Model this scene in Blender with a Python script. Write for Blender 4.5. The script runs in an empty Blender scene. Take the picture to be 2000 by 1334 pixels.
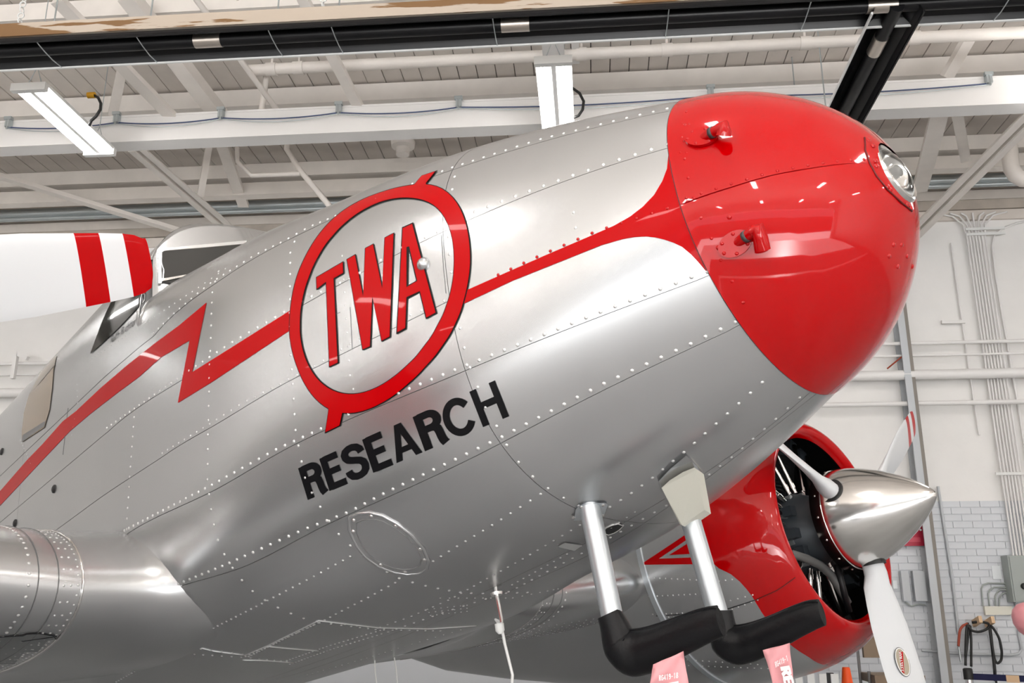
import bpy, bmesh, math, random
import numpy as np
from mathutils import Vector, Matrix
random.seed(7); rng = np.random.default_rng(7)
sc = bpy.context.scene
col = sc.collection
PI = math.pi

# ------------------------------------------------------------------ camera
F_PX = 1800.0; PITCH = 0.27925268; YAW = 0.08523845; EYE = 1.58
cam_d = bpy.data.cameras.new('camera'); cam = bpy.data.objects.new('camera', cam_d); col.objects.link(cam)
cam.location = (0, 0, EYE); cam.rotation_euler = (PI/2 + PITCH, 0, YAW)
cam_d.sensor_width = 36; cam_d.lens = 36*F_PX/2000; cam_d.clip_start = .05; cam_d.clip_end = 300
sc.camera = cam
# ------------------------------------------------------------------ sky, daylight, exposure
world = bpy.data.worlds.new('sky'); sc.world = world; world.use_nodes = True
wn = world.node_tree; bgn = wn.nodes['Background']
bgn.inputs[0].default_value = (.86, .93, 1.0, 1); bgn.inputs[1].default_value = 3.0
sc.view_settings.view_transform = 'Standard'; sc.view_settings.look = 'None'
sc.view_settings.exposure = -0.84; sc.view_settings.gamma = 1; sc.view_settings.use_curve_mapping = False
def area_light(name, loc, rot, sx, sy, power, color=(1, 1, 1)):
    l = bpy.data.lights.new(name, 'AREA'); l.shape = 'RECTANGLE'; l.size = sx; l.size_y = sy
    l.energy = power; l.color = color
    o = bpy.data.objects.new(name, l); o.location = loc; o.rotation_euler = rot; col.objects.link(o); return o
sun = bpy.data.lights.new('sun', 'SUN'); sun.energy = 88.0; sun.angle = .01; sun.color = (1, .985, .965)
sun_o = bpy.data.objects.new('sun', sun); sun_o.rotation_euler = (math.radians(58), 0, math.radians(8)); col.objects.link(sun_o)
DOOR_Y = -13.0; DOOR_H = 5.4
LAMP_W = 74; FILL_W = 15

# ------------------------------------------------------------------ geometry helpers
def ray_w(px):
    px = np.atleast_2d(np.asarray(px, float))
    cp, sp, cy, sy = math.cos(PITCH), math.sin(PITCH), math.cos(YAW), math.sin(YAW)
    fw = np.array([-sy*cp, cy*cp, sp]); rt = np.array([cy, sy, 0.]); up = np.cross(rt, fw)
    d = fw + rt*((px[:, :1]-1000)/F_PX) - up*((px[:, 1:]-667)/F_PX)
    return d/np.linalg.norm(d, axis=1, keepdims=True)
CAMP = np.array([0, 0, EYE])
def at_z(px, z): d = ray_w(px)[0]; return CAMP + d*((z-EYE)/d[2])
def at_y(px, y): d = ray_w(px)[0]; return CAMP + d*(y/d[1])
def at_x(px, x): d = ray_w(px)[0]; return CAMP + d*(x/d[0])

MATS = {}
def mat(name, c, rough=.5, metal=0., coat=0., emit=None, es=0., bump=0., bscale=20., var=0., vscale=6., alpha=1., trans=0., ior=1.45, spec=None):
    if name in MATS: return MATS[name]
    m = bpy.data.materials.new(name); m.use_nodes = True; nt = m.node_tree; b = nt.nodes['Principled BSDF']
    b.inputs['Base Color'].default_value = (*c, 1); b.inputs['Roughness'].default_value = rough
    b.inputs['Metallic'].default_value = metal; b.inputs['Coat Weight'].default_value = coat; b.inputs['Coat Roughness'].default_value = .03; b.inputs['Coat IOR'].default_value = 1.5
    b.inputs['IOR'].default_value = ior
    if spec is not None: b.inputs['Specular IOR Level'].default_value = spec
    if trans: b.inputs['Transmission Weight'].default_value = trans
    if emit: b.inputs['Emission Color'].default_value = (*emit, 1); b.inputs['Emission Strength'].default_value = es
    if var or bump:
        tc = nt.nodes.new('ShaderNodeTexCoord')
    if var:
        n = nt.nodes.new('ShaderNodeTexNoise'); n.inputs['Scale'].default_value = vscale; n.inputs['Detail'].default_value = 5
        nt.links.new(tc.outputs['Object'], n.inputs['Vector'])
        r = nt.nodes.new('ShaderNodeValToRGB')
        r.color_ramp.elements[0].position = .3; r.color_ramp.elements[1].position = .7
        r.color_ramp.elements[0].color = (*[max(0, x*(1-var)) for x in c], 1); r.color_ramp.elements[1].color = (*[min(1, x*(1+var*.6)) for x in c], 1)
        nt.links.new(n.outputs['Fac'], r.inputs['Fac']); nt.links.new(r.outputs['Color'], b.inputs['Base Color'])
    if bump:
        n2 = nt.nodes.new('ShaderNodeTexNoise'); n2.inputs['Scale'].default_value = bscale; n2.inputs['Detail'].default_value = 3
        nt.links.new(tc.outputs['Object'], n2.inputs['Vector'])
        bp = nt.nodes.new('ShaderNodeBump'); bp.inputs['Strength'].default_value = bump; bp.inputs['Distance'].default_value = .01
        nt.links.new(n2.outputs['Fac'], bp.inputs['Height']); nt.links.new(bp.outputs['Normal'], b.inputs['Normal'])
    MATS[name] = m; return m

class MB:
    """collects shapes for ONE mesh object"""
    def __init__(s): s.v = []; s.f = []; s.mi = []
    def add(s, vs, fs, mi=0):
        o = len(s.v); s.v += [tuple(map(float, p)) for p in vs]; s.f += [tuple(i+o for i in f) for f in fs]; s.mi += [mi]*len(fs)
    def box(s, c, size, axes=None, mi=0):
        ax = axes if axes is not None else np.eye(3)
        c = np.asarray(c, float); h = np.asarray(size, float)/2; vs = []
        for x in (-1, 1):
            for y in (-1, 1):
                for z in (-1, 1): vs.append(c + ax[0]*x*h[0] + ax[1]*y*h[1] + ax[2]*z*h[2])
        s.add(vs, [(0, 1, 3, 2), (4, 6, 7, 5), (0, 4, 5, 1), (2, 3, 7, 6), (0, 2, 6, 4), (1, 5, 7, 3)], mi)
    def bar(s, p, q, w, h, up=(0, 0, 1), mi=0):
        p = np.asarray(p, float); q = np.asarray(q, float); d = q-p; L = np.linalg.norm(d); d = d/L
        u = np.asarray(up, float); sd = np.cross(d, u)
        if np.linalg.norm(sd) < 1e-4: sd = np.cross(d, np.array([1., 0, 0]))
        sd /= np.linalg.norm(sd); u = np.cross(sd, d)
        s.box((p+q)/2, (L, w, h), np.array([d, sd, u]), mi)
    def tube(s, pts, r, n=10, caps=True, mi=0):
        pts = np.asarray(pts, float); m = len(pts)
        rr = np.full(m, r, float) if np.isscalar(r) else np.asarray(r, float)
        t = np.gradient(pts, axis=0); t /= np.linalg.norm(t, axis=1, keepdims=True)+1e-12
        ref = np.array([0, 0, 1.]) if abs(t[0][2]) < .9 else np.array([1., 0, 0])
        a = np.cross(t[0], ref); a /= np.linalg.norm(a); vs = []; fs = []
        for i in range(m):
            a = a - t[i]*(a@t[i]); a /= np.linalg.norm(a); b = np.cross(t[i], a)
            for k in range(n):
                th = 2*PI*k/n; vs.append(pts[i]+rr[i]*(math.cos(th)*a+math.sin(th)*b))
        for i in range(m-1):
            for k in range(n):
                k2 = (k+1) % n; fs.append((i*n+k, i*n+k2, (i+1)*n+k2, (i+1)*n+k))
        if caps: fs += [tuple(range(n))[::-1], tuple((m-1)*n+k for k in range(n))]
        s.add(vs, fs, mi)
    def lathe(s, prof, o=(0, 0, 0), ax=(0, 0, 1), n=32, mi=0, caps=True):
        o = np.asarray(o, float); ax = np.asarray(ax, float); ax /= np.linalg.norm(ax)
        ref = np.array([0, 0, 1.]) if abs(ax[2]) < .9 else np.array([0, 1., 0])
        a = np.cross(ax, ref); a /= np.linalg.norm(a); b = np.cross(ax, a); vs = []; fs = []
        for (h, r) in prof:
            for k in range(n):
                th = 2*PI*k/n; vs.append(o+ax*h+r*(math.cos(th)*a+math.sin(th)*b))
        for i in range(len(prof)-1):
            for k in range(n):
                k2 = (k+1) % n; fs.append((i*n+k, i*n+k2, (i+1)*n+k2, (i+1)*n+k))
        if caps and prof[0][1] > 1e-6: fs.append(tuple(range(n))[::-1])
        if caps and prof[-1][1] > 1e-6: fs.append(tuple((len(prof)-1)*n+k for k in range(n)))
        s.add(vs, fs, mi)
    def grid(s, P, mi=0, closed=False):
        P = np.asarray(P, float); a, b = P.shape[:2]; fs = []
        for i in range(a-1):
            for j in range(b-(0 if closed else 1)):
                j2 = (j+1) % b; fs.append((i*b+j, i*b+j2, (i+1)*b+j2, (i+1)*b+j))
        s.add(P.reshape(-1, 3), fs, mi)
    def poly(s, pts, thick, nrm, mi=0):
        pts = np.asarray(pts, float); nrm = np.asarray(nrm, float); n = len(pts)
        vs = list(pts)+list(pts+nrm*thick)
        fs = [tuple(range(n))[::-1], tuple(range(n, 2*n))]+[(i, (i+1) % n, n+(i+1) % n, n+i) for i in range(n)]
        s.add(vs, fs, mi)
    def build(s, name, m, parent=None, smooth=False, sharp=None, fix=True):
        me = bpy.data.meshes.new(name); me.from_pydata(s.v, [], s.f)
        ms = m if isinstance(m, (list, tuple)) else [m]
        for q in ms: me.materials.append(q)
        me.polygons.foreach_set('material_index', s.mi)
        if fix:
            bm = bmesh.new(); bm.from_mesh(me); bmesh.ops.recalc_face_normals(bm, faces=bm.faces); bm.to_mesh(me); bm.free()
        if smooth:
            me.polygons.foreach_set('use_smooth', [True]*len(me.polygons))
            if sharp: me.set_sharp_from_angle(angle=math.radians(sharp))
        me.update()
        o = bpy.data.objects.new(name, me); col.objects.link(o)
        if parent is not None: o.parent = parent
        return o
def tag(o, label=None, cat=None, group=None, kind=None):
    if label: o['label'] = label
    if cat: o['category'] = cat
    if group: o['group'] = group
    if kind: o['kind'] = kind
    return o
def empty(name, loc=(0, 0, 0), label=None, cat=None, group=None):
    o = bpy.data.objects.new(name, None); o.empty_display_size = .1; o.location = loc; col.objects.link(o)
    return tag(o, label, cat, group)
def clone(o, parent=None, M=None):
    c = o.copy(); col.objects.link(c); c.parent = parent
    if M is not None: c.matrix_local = M
    return c
def arc(c, r, a0, a1, n, u, v):
    c, u, v = map(lambda q: np.asarray(q, float), (c, u, v))
    return [c+r*(math.cos(t)*u+math.sin(t)*v) for t in np.linspace(a0, a1, n)]
X, Y, Z = np.eye(3)

# ------------------------------------------------------------------ materials
M_wallw = mat('white_painted_brick', (.89, .87, .845), .62, var=.05, vscale=1.5, bump=.25, bscale=9)
M_wallg = mat('grey_painted_brick', (.70, .72, .75), .55, var=.03, vscale=3)
M_mortar = mat('grey_painted_mortar', (.64, .66, .69), .7)
M_plank = mat('aged_white_ceiling_paint', (.72, .655, .595), .65, var=.12, vscale=2.2, bump=.1)
M_dark = mat('dark_gap', (.10, .085, .07), .9)
M_steel = mat('white_painted_steel', (.80, .745, .69), .5, var=.06, vscale=4)
M_beamw = mat('bright_white_beam_paint', (.86, .84, .82), .5, var=.03, vscale=2)
M_tan = mat('tan_stained_siding', (.50, .44, .38), .7, var=.22, vscale=3)
M_galv = mat('galvanised_conduit', (.50, .54, .55), .4, metal=.7)
M_concrete = mat('concrete_floor', (.33, .335, .34), .35, var=.15, vscale=.8)
M_apron = mat('concrete_apron', (.56, .57, .59), .8, var=.06, vscale=.5)
M_black = mat('black_hood_metal', (.008, .008, .009), .38, spec=.3)
M_blackr = mat('black_rubber', (.02, .02, .02), .5)
M_leather = mat('black_leather', (.006, .006, .007), .34, bump=.12, bscale=60, spec=.3)
M_silverj = mat('bare_tube_joint', (.62, .56, .50), .3, metal=.9)
M_tubeg = mat('fluorescent_tube', (1, 1, 1), .4, emit=(1, .985, .96), es=50)
M_enamel = mat('white_enamel', (.82, .82, .80), .35)
M_sk = mat('silver_aircraft_paint', (.565, .57, .575), .27, metal=.82, var=.03, vscale=3, bump=.02, bscale=4)
M_skdark = mat('seam_shadow_gap', (.22, .22, .22), .6, metal=.4)
M_rivet = mat('silver_rivet_paint', (.76, .76, .75), .28, metal=.58)
M_red = mat('glossy_red_paint', (.45, .0, .001), .12, coat=.75, spec=.06)
M_redd = mat('red_stripe_paint', (.44, .0, .0015), .3, coat=.12, spec=.08)
M_ink = mat('black_lettering_paint', (.004, .004, .005), .4, spec=.2)
M_pol = mat('polished_aluminium', (.80, .785, .765), .15, metal=1.)
M_alu = mat('anodised_tube', (.62, .66, .69), .32, metal=.75)
M_glass = mat('dark_cockpit_glass', (.035, .035, .033), .06, spec=.7)
M_tan_glass = mat('cabin_window_glass', (.30, .24, .18), .08, spec=.7)
M_white = mat('white_propeller_paint', (.70, .715, .73), .3)
M_engine = mat('engine_grey_enamel', (.055, .065, .075), .38, metal=.2)
M_engblk = mat('engine_black', (.01, .01, .011), .5)
M_chrome = mat('chrome_pushrod', (.8, .79, .77), .16, metal=1.)
M_hose = mat('grey_hose', (.13, .13, .125), .5)
M_cream = mat('cream_antenna_housing', (.78, .76, .66), .45)
M_pink = mat('faded_pink_nylon', (.78, .36, .38), .7, bump=.2, bscale=30)
M_wtext = mat('white_ink', (.85, .80, .80), .6)
M_lens = mat('clear_glass_lens', (1, 1, 1), .02, trans=1., ior=1.45)
M_refl = mat('lamp_reflector', (.85, .85, .83), .12, metal=1.)
M_orange = mat('orange_cone_plastic', (.95, .10, .01), .45)
M_navy = mat('navy_belt', (.01, .012, .06), .7)
M_boxg = mat('grey_panel_enamel', (.36, .39, .37), .4)
M_boxl = mat('pale_grey_enamel', (.54, .56, .58), .45)
M_signr = mat('dark_red_sign', (.42, .01, .04), .4)
M_paper = mat('white_paper', (.85, .88, .9), .6)
M_brown = mat('brown_chair_vinyl', (.24, .17, .11), .5)
M_chairm = mat('grey_chair_frame', (.25, .25, .25), .4, metal=.6)
M_woodhook = mat('wooden_peg', (.75, .52, .32), .6)
M_rust = mat('red_brown_cable', (.35, .06, .03), .6)
M_yellow = mat('yellow_plug', (.65, .33, .01), .5)
M_blue = mat('blue_wrapped_cable', (.06, .09, .2), .5)
M_bluebin = mat('blue_plastic', (.02, .05, .55), .4)
# peeling painted rail: cream paint with worn-off brown patches
M_peel = bpy.data.materials.new('peeling_cream_paint'); M_peel.use_nodes = True
nt = M_peel.node_tree; b = nt.nodes['Principled BSDF']; tc = nt.nodes.new('ShaderNodeTexCoord'); mp = nt.nodes.new('ShaderNodeMapping')
mp.inputs['Scale'].default_value = (.45, 1.6, 5); nz = nt.nodes.new('ShaderNodeTexNoise'); nz.inputs['Scale'].default_value = 2.4; nz.inputs['Detail'].default_value = 6
rp = nt.nodes.new('ShaderNodeValToRGB'); rp.color_ramp.elements[0].position = .50; rp.color_ramp.elements[1].position = .52
rp.color_ramp.elements[0].color = (.56, .47, .38, 1); rp.color_ramp.elements[1].color = (.24, .13, .055, 1)
nt.links.new(tc.outputs['Object'], mp.inputs['Vector']); nt.links.new(mp.outputs['Vector'], nz.inputs['Vector'])
nt.links.new(nz.outputs['Fac'], rp.inputs['Fac']); nt.links.new(rp.outputs['Color'], b.inputs['Base Color']); b.inputs['Roughness'].default_value = .7

# ================================================================== THE HANGAR
WY = 11.0; CZ = 7.0; XL, XR = -17.0, 13.0
def structure(name, mb, m, **k): return tag(mb.build(name, m, **k), kind='structure')
m = MB(); m.box(((XL+XR)/2, (WY+DOOR_Y)/2, -.1), (XR-XL, WY-DOOR_Y, .2)); structure('floor', m, M_concrete)
m = MB(); m.box((0, DOOR_Y-20, -.12), (90, 40, .2)); structure('ground_apron', m, M_apron)
m = MB(); m.box((5, DOOR_Y-30, 3.6), (120, 1, 7.2)); structure('building_opposite', m, mat('tan_neighbour_wall', (.42, .38, .34), .8))
# far wall: mortar bed, white brickwork above, grey brickwork below
m = MB(); m.box(((XL+XR)/2, WY+.15, CZ/2), (XR-XL+.6, .3, CZ)); wall_far = structure('wall_far', m, M_wallw)
m = MB(); m.box((XL-.15, (WY+DOOR_Y)/2, CZ/2), (.3, WY-DOOR_Y, CZ)); structure('wall_left', m, M_wallw)
m = MB(); m.box((XR+.15, (WY+DOOR_Y)/2, CZ/2), (.3, WY-DOOR_Y, CZ)); structure('wall_right', m, M_wallw)
m = MB(); m.box(((XL+XR)/2, DOOR_Y-.15, (CZ+DOOR_H)/2), (XR-XL, .3, CZ-DOOR_H)); m.box(((XL-13)/2, DOOR_Y-.15, DOOR_H/2), (-13-XL, .3, DOOR_H)); m.box(((XR+12)/2, DOOR_Y-.15, DOOR_H/2), (XR-12, .3, DOOR_H))
structure('wall_back', m, M_wallw)
m = MB(); m.box(((XL+XR)/2, (WY+DOOR_Y)/2, CZ+.2), (XR-XL, WY-DOOR_Y, .3)); ceiling = structure('ceiling', m, M_plank)
m = MB(); m.box(((XL+XR)/2, (4.4+WY)/2, CZ+.045), (XR-XL, WY-4.4, .01)); m.build('gap_shadow', M_dark, ceiling)
# ceiling planks run away from the camera
m = MB(); m.box((0, 0, 0), (.192, WY-4.5, .03)); base = m.build('plank', M_plank, ceiling); x = -9.6; first = True
while x < 7.4:
    w = 1.0
    o = base if first else clone(base, ceiling)
    o.location = (x, (4.5+WY)/2, CZ+.02+rng.uniform(-.004, .004)); first = False
    o.scale = (rng.uniform(.985, 1.0), 1, 1); x += .2
# grey brick dado of the far wall
m = MB(); m.box(((XL+XR)/2, WY-.008, 1.36), (XR-XL, .016, 2.73)); m.build('grey_dado', M_mortar, wall_far)
m = MB(); m.box((0, 0, 0), (.205, .02, .066)); brick = m.build('brick', M_wallg, wall_far); nb = 0
for r in range(26):
    z = 2.69-r*.0765
    xx = 2.55+(.11 if r % 2 else 0)
    while xx < 4.95+.004*r:
        P = np.array([xx, WY, z])
        o = brick if nb == 0 else clone(brick, wall_far); o.location = (xx, WY-.016+rng.uniform(-.002, .002), z); nb += 1
        xx += .216
# upper band of horizontal siding at the top of the wall
for i in range(6):
    m = MB(); m.box(((XL+XR)/2, WY-.02-.012*(i % 2), 6.22+i*.135), (XR-XL, .05, .125)); m.build('siding_board', M_tan if i % 2 else M_plank, wall_far)

def thing_mesh(name, mb, m, label, cat, group=None, **k): return tag(mb.build(name, m, **k), label, cat, group)

# ---- ceiling joists (purlins) along X
def joist(px, z0, h, d, label, mtl=M_steel, x0=XL+.3, x1=XR-.3):
    p = at_z(px, z0); mb = MB(); mb.box(((x0+x1)/2, p[1]+d/2, z0+h/2), (x1-x0, d, h)); return thing_mesh('ceiling_joist', mb, mtl, label, 'beam', 'ceiling joists')
joist((1200, 174), 6.78, .2, .16, 'white ceiling joist between the round pipe and the big white beam')
joist((700, 338), 6.66, .18, .16, 'white ceiling joist just beyond the big white beam')
joist((700, 372), 6.45, .16, .14, 'white timber joist under the tan siding near the far wall')
joist((400, 20), 6.80, .18, .14, 'white ceiling joist above the rusty heater rail')
# ---- the big white beam, with clamps and a cable along it
BYp = 7.70
b0 = MB(); b0.box(((XL+XR)/2, BYp+.09, 6.035), (XR-XL-.4, .02, .27)); b0.box(((XL+XR)/2, BYp+.09, 5.91), (XR-XL-.4, .19, .022)); b0.box(((XL+XR)/2, BYp+.09, 6.175), (XR-XL-.4, .19, .022)); b0.box(((XL+XR)/2, BYp+.02, 6.04), (XR-XL-.4, .04, .25))
beam = empty('roof_beam', (0, BYp, 5.9), 'big white steel roof beam with a cable clipped along its face', 'beam')
o = b0.build('beam_body', M_beamw, beam); o.matrix_parent_inverse = Matrix.Translation(-Vector((0, BYp, 5.9)))
def put(o, parent):   # keep world coordinates although the parent Empty stands elsewhere
    o.parent = parent; o.matrix_parent_inverse = Matrix.Translation(-Vector(parent.location)); return o
clampx = []
for px in ((18, 245), (228, 242), (432, 232), (662, 222), (896, 210), (1388, 186), (1930, 158)):
    p = at_y(px, BYp-.02); clampx.append(p); mb = MB()
    mb.box((p[0], BYp-.03, 6.145), (.05, .05, .10)); mb.box((p[0], BYp-.045, 6.185), (.075, .04, .03)); mb.tube([(p[0], BYp-.05, 6.07), (p[0], BYp-.05, 6.2)], .01, 6)
    put(mb.build('beam_clamp', M_galv), beam)
for i in range(len(clampx)-1):
    a_, b_ = clampx[i][0], clampx[i+1][0]; t = np.linspace(0, 1, 12)
    for k, sag in ((0, .035), (1, .06)):
        pts = [(a_+(b_-a_)*q, BYp-.025-.004*k, 6.10-.012*k-4*sag*q*(1-q)) for q in t]
        mb = MB(); mb.tube(pts, .006 if k == 0 else .004, 6); put(mb.build('cable', M_blue if k == 0 else M_galv), beam)
# ---- truss members drawn between two points of the place
def member(name, p, q, w, h, label, cat='steel strut', mtl=M_steel, slit=False, round_=False, up=(0, 0, 1)):
    mb = MB()
    if round_: mb.tube([p, q], w/2, 12)
    elif slit:
        d = (q-p)/np.linalg.norm(q-p); u = np.asarray(up, float); s = np.cross(d, u); s /= np.linalg.norm(s); u2 = np.cross(s, d)
        for k in (-1, 1):
            mb.bar(p+s*k*w*.30, q+s*k*w*.30, w*.36, .012, up); mb.bar(p+s*k*w*.12+u2*h*.5, q+s*k*w*.12+u2*h*.5, .012, h, up)
    else: mb.bar(p, q, w, h, up)
    return thing_mesh(name, mb, mtl, label, cat, smooth=round_, sharp=40)
ZB = 6.2
mem = [
 ('roof_strut', at_z((112, 0), 6.55), at_z((345, 238), 6.15), .13, .05, 'wide pale steel strut crossing above the left light fixture', {}),
 ('roof_strut', at_z((248, -10), 6.75), at_z((428, 225), 6.3), .16, .12, 'broad white steel strut left of the thin white pipe', {}),
 ('roof_strut', at_z((588, -10), 6.6), at_z((702, 212), 6.18), .10, .05, 'narrow white steel strut meeting the big beam at its third clamp', {}),
 ('web_strut', at_z((262, 20), 6.9), at_z((220, 226), 6.2), .09, .04, 'short upright steel web by the yellow plug', {}),
 ('knee_brace', at_z((268, 294), 5.9), at_y((462, 462), 10.2), .20, .07, 'double-angle white brace running down behind the cockpit roof', dict(slit=True)),
 ('knee_brace', at_y((-20, 338), 9.2), at_y((392, 464), 10.6), .11, .05, 'long flat white brace sloping down at far left', {}),
 ('web_strut', at_y((408, 286), 9.0), at_y((391, 384), 9.2), .07, .05, 'short vertical white web left of the leaning strut', {}),
 ('web_strut', at_y((434, 284), 9.2), at_y((476, 402), 10.4), .13, .05, 'leaning white steel strut above the galvanised conduits', {}),
 ('knee_brace', at_z((2030, 214), 5.9), at_y((1778, 466), 10.4), .22, .09, 'double-angle white brace descending behind the red nose', dict(slit=True)),
 ('web_strut', at_z((1836, 216), 6.0), at_y((1796, 372), 10.0), .16, .05, 'broad white steel strut beside the nose lamp', {}),
 ('web_strut', at_z((1868, 214), 6.0), at_y((1886, 312), 9.3), .10, .05, 'short white steel web right of the nose lamp', {}),
 ('roof_strut', at_z((1895, 70), 6.8), at_z((1848, 152), 6.5), .14, .05, 'flat white steel plate under the planks near upper right corner', {}),
]
for nme, p, q, w, h, lab, kw in mem: member(nme, p, q, w, h, lab, **kw)
# girder that runs away from the camera above the middle light
for px, w, lab in (((1077, 50), .20, 'white boxed roof girder above the middle light fixture'), ((1122, 50), .07, 'slim white steel angle beside the boxed girder'), ):
    p = at_z(px, 6.45); mb = MB(); mb.box((p[0], 6.1, 6.62), (w, 3.2, .34) if w > .1 else (w, 3.2, .2))
    thing_mesh('roof_girder', mb, M_beamw, lab, 'beam')
# ---- pipes under the ceiling
def pipe(name, pts, r, label, mtl=M_steel, cat='pipe', n=12): mb = MB(); mb.tube(pts, r, n); return thing_mesh(name, mb, mtl, label, cat, smooth=True, sharp=50)
p0 = at_z((492, 148), 6.5); p1 = at_z((1990, 52), 6.5); py = (p0[1]+p1[1])/2
sp = empty('sprinkler_main', (0, py, 6.5), 'long white round pipe hung under the ceiling planks', 'pipe')
mb = MB(); mb.tube([(p0[0], py, 6.5), (XR-.5, py, 6.5)], .055, 16); put(mb.build('pipe_run', M_steel, smooth=True, sharp=50), sp)
for px in (520, 575, 1136, 1300, 1560, 1760):
    q = at_z((px, 118), 6.5); mb = MB(); mb.tube([(q[0]-.05, py, 6.5), (q[0]+.05, py, 6.5)], .064, 16); put(mb.build('coupling', M_steel, smooth=True, sharp=50), sp)
    mb = MB(); mb.tube([(q[0], py, 6.55), (q[0], py, 7.0)], .012, 8); put(mb.build('hanger_rod', M_steel), sp)
pipe('drop_pipe', [at_z((380, -6), 6.7), at_z((546, 222), 6.25)], .028, 'thin white pipe running past the left light toward the beam')
pipe('drop_pipe', [at_z((462, -6), 6.9), at_z((500, 60), 6.9)], .02, 'thin white pipe stub at the top left of the ceiling')
pipe('sprinkler_branch', [at_y((463, 288), 9.0), at_y((464, 316), 9.0), at_y((492, 343), 9.0), at_y((586, 339), 9.0)], .025, 'bent white sprinkler pipe below the big beam')
pipe('sprinkler_branch', [at_y((560, 292), 9.0)+Z*.9, at_y((560, 292), 9.0), at_y((588, 335), 9.0), at_y((646, 405), 9.0)], .032, 'slanting white sprinkler pipe meeting the cockpit roofline')
pipe('elbow_pipe', [at_y(q, 9.6) for q in ((1972, 286), (1973, 310), (1976, 330), (1984, 343), (1996, 350), (2030, 352))], .085, 'thick white elbow pipe at the right edge below the beam')
pipe('stub_pipe', [at_z((520, 150), 6.5), at_z((514, 196), 6.3), at_z((510, 220), 6.2)], .03, 'short white pipe dropping from the end of the long pipe')
for i, (yy, r) in enumerate(((404, .05), (413, .035), (396, .03))):
    p = at_y((480, yy), 10.75); q = at_y((1850, yy-29), 10.75)
    pipe('conduit', [(XL+1, 10.72+.02*i, p[2]), (XR-1, 10.72+.02*i, p[2])], r, ['thickest galvanised conduit along the far wall top', 'middle galvanised conduit along the far wall top', 'thin galvanised conduit above the other two at wall top'][i], M_galv)
pipe('fire_pipe', [(XL+1, 10.5, at_y((700, 338), 10.5)[2]), (XR-1, 10.5, at_y((700, 338), 10.5)[2])], .07, 'thick white pipe in front of the siding below the beam')
# ceiling lamp socket below the beam
p = at_z((787, 268), 6.95); sk = empty('ceiling_vent', p, 'small white round ventilator hanging from the planks beyond the beam', 'vent')
pz = at_y((787, 300), p[1])
mb = MB(); c = at_y((787, 287), 9.3); mb.lathe([(-.1, .075), (-.02, .08), (0, .13), (.06, .14), (.08, .10), (.3, .10), (.75, .10)], c, (0, 0, 1), 24); put(mb.build('vent_body', M_steel, smooth=True, sharp=40), sk)
# ---- radiant heaters
def heater(name, label, p, d, L, up, joints, rods):
    """p: middle of the open underside; d: run direction"""
    d = np.asarray(d, float); s = np.cross(np.array([0, 0, 1.]), d); root = empty(name, p, label, 'heater'); p = np.asarray(p, float)
    prof = [(-.17, 0), (-.15, .05), (-.07, .12), (.07, .12), (.15, .05), (.17, 0)]
    def sweep(prof, a, b):
        mb = MB(); P = np.array([[p+d*t+s*y_+np.array([0, 0, z_]) for (y_, z_) in prof] for t in (a, b)]); mb.grid(P); return mb
    inn = [(-.165, .004), (-.145, .046), (-.066, .114), (.066, .114), (.145, .046), (.165, .004)]
    put(sweep(prof+inn[::-1], -L/2, L/2).build('reflector_hood', M_black), root)
    for k, m_ in ((-1, M_black), (1, M_silverj)):
        mb = MB(); mb.bar(p-d*L/2+s*k*.172, p+d*L/2+s*k*.172, .012, .02); put(mb.build('hood_lip', M_enamel if k == 1 else M_black), root)
    mb = MB(); mb.tube([p-d*L/2+Z*.05, p+d*L/2+Z*.05], .05, 16); put(mb.build('heater_tube', M_black, smooth=True, sharp=50), root)
    for t in joints:
        mb = MB(); mb.tube([p+d*(t-.1)+Z*.05, p+d*(t+.1)+Z*.05], .054, 16); put(mb.build('tube_joint', M_silverj, smooth=True, sharp=50), root)
    for t in rods:
        mb = MB(); mb.tube([p+d*t-s*.172+Z*.0, p+d*t-s*.06-Z*.012, p+d*t+s*.05-Z*.015, p+d*t+s*.172], .004, 6); put(mb.build('tube_hanger', M_galv), root)
        mb = MB(); mb.tube([p+d*t+Z*.12, p+d*t+Z*(CZ-p[2])], .006, 6); put(mb.build('support_rod', M_galv), root)
    return root
hp = at_z((1000, 60), 5.5); HY = hp[1]
heater('radiant_heater', 'long black tube heater spanning the top of the picture', (0, HY, 5.5), X, 15, Z,
       [at_z((px, 70), 5.5)[0] for px in (392, 1008, 1700)], [at_z((px, 70), 5.5)[0] for px in (60, 265, 530, 655, 968, 1300, 1560, 1920)])
p = at_z((1730, 60), 5.5)
heater('radiant_heater', 'short black tube heater running away behind the red nose', (p[0], HY-.04+1.7, 5.465), Y, 3.4, Z, [-1.25], [.2, 1.2])
rail = MB(); pr = at_z((1000, 32), 5.62); rail.box((-2, pr[1]-.02, 5.70), (14, .05, .11)); thing_mesh('heater_rail', rail, M_peel, 'cream rail with peeling paint above the long black heater', 'rail')
for px, lab in ((60, 'short white chain holding the peeling rail at far left'), (655, 'short white chain holding the peeling rail above the emblem')):
    q = at_z((px, 70), 5.76); mb = MB()
    for k in range(9):
        c = np.array([q[0], pr[1]-.02, 5.76+k*.05]); u = X if k % 2 else Y
        mb.tube(arc(c+Z*.025, .024, 0, 2*PI, 9, u, Z), .006, 5, caps=False)
    thing_mesh('chain', mb, M_enamel, lab, 'chain', 'chains of the heater rail')
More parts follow.
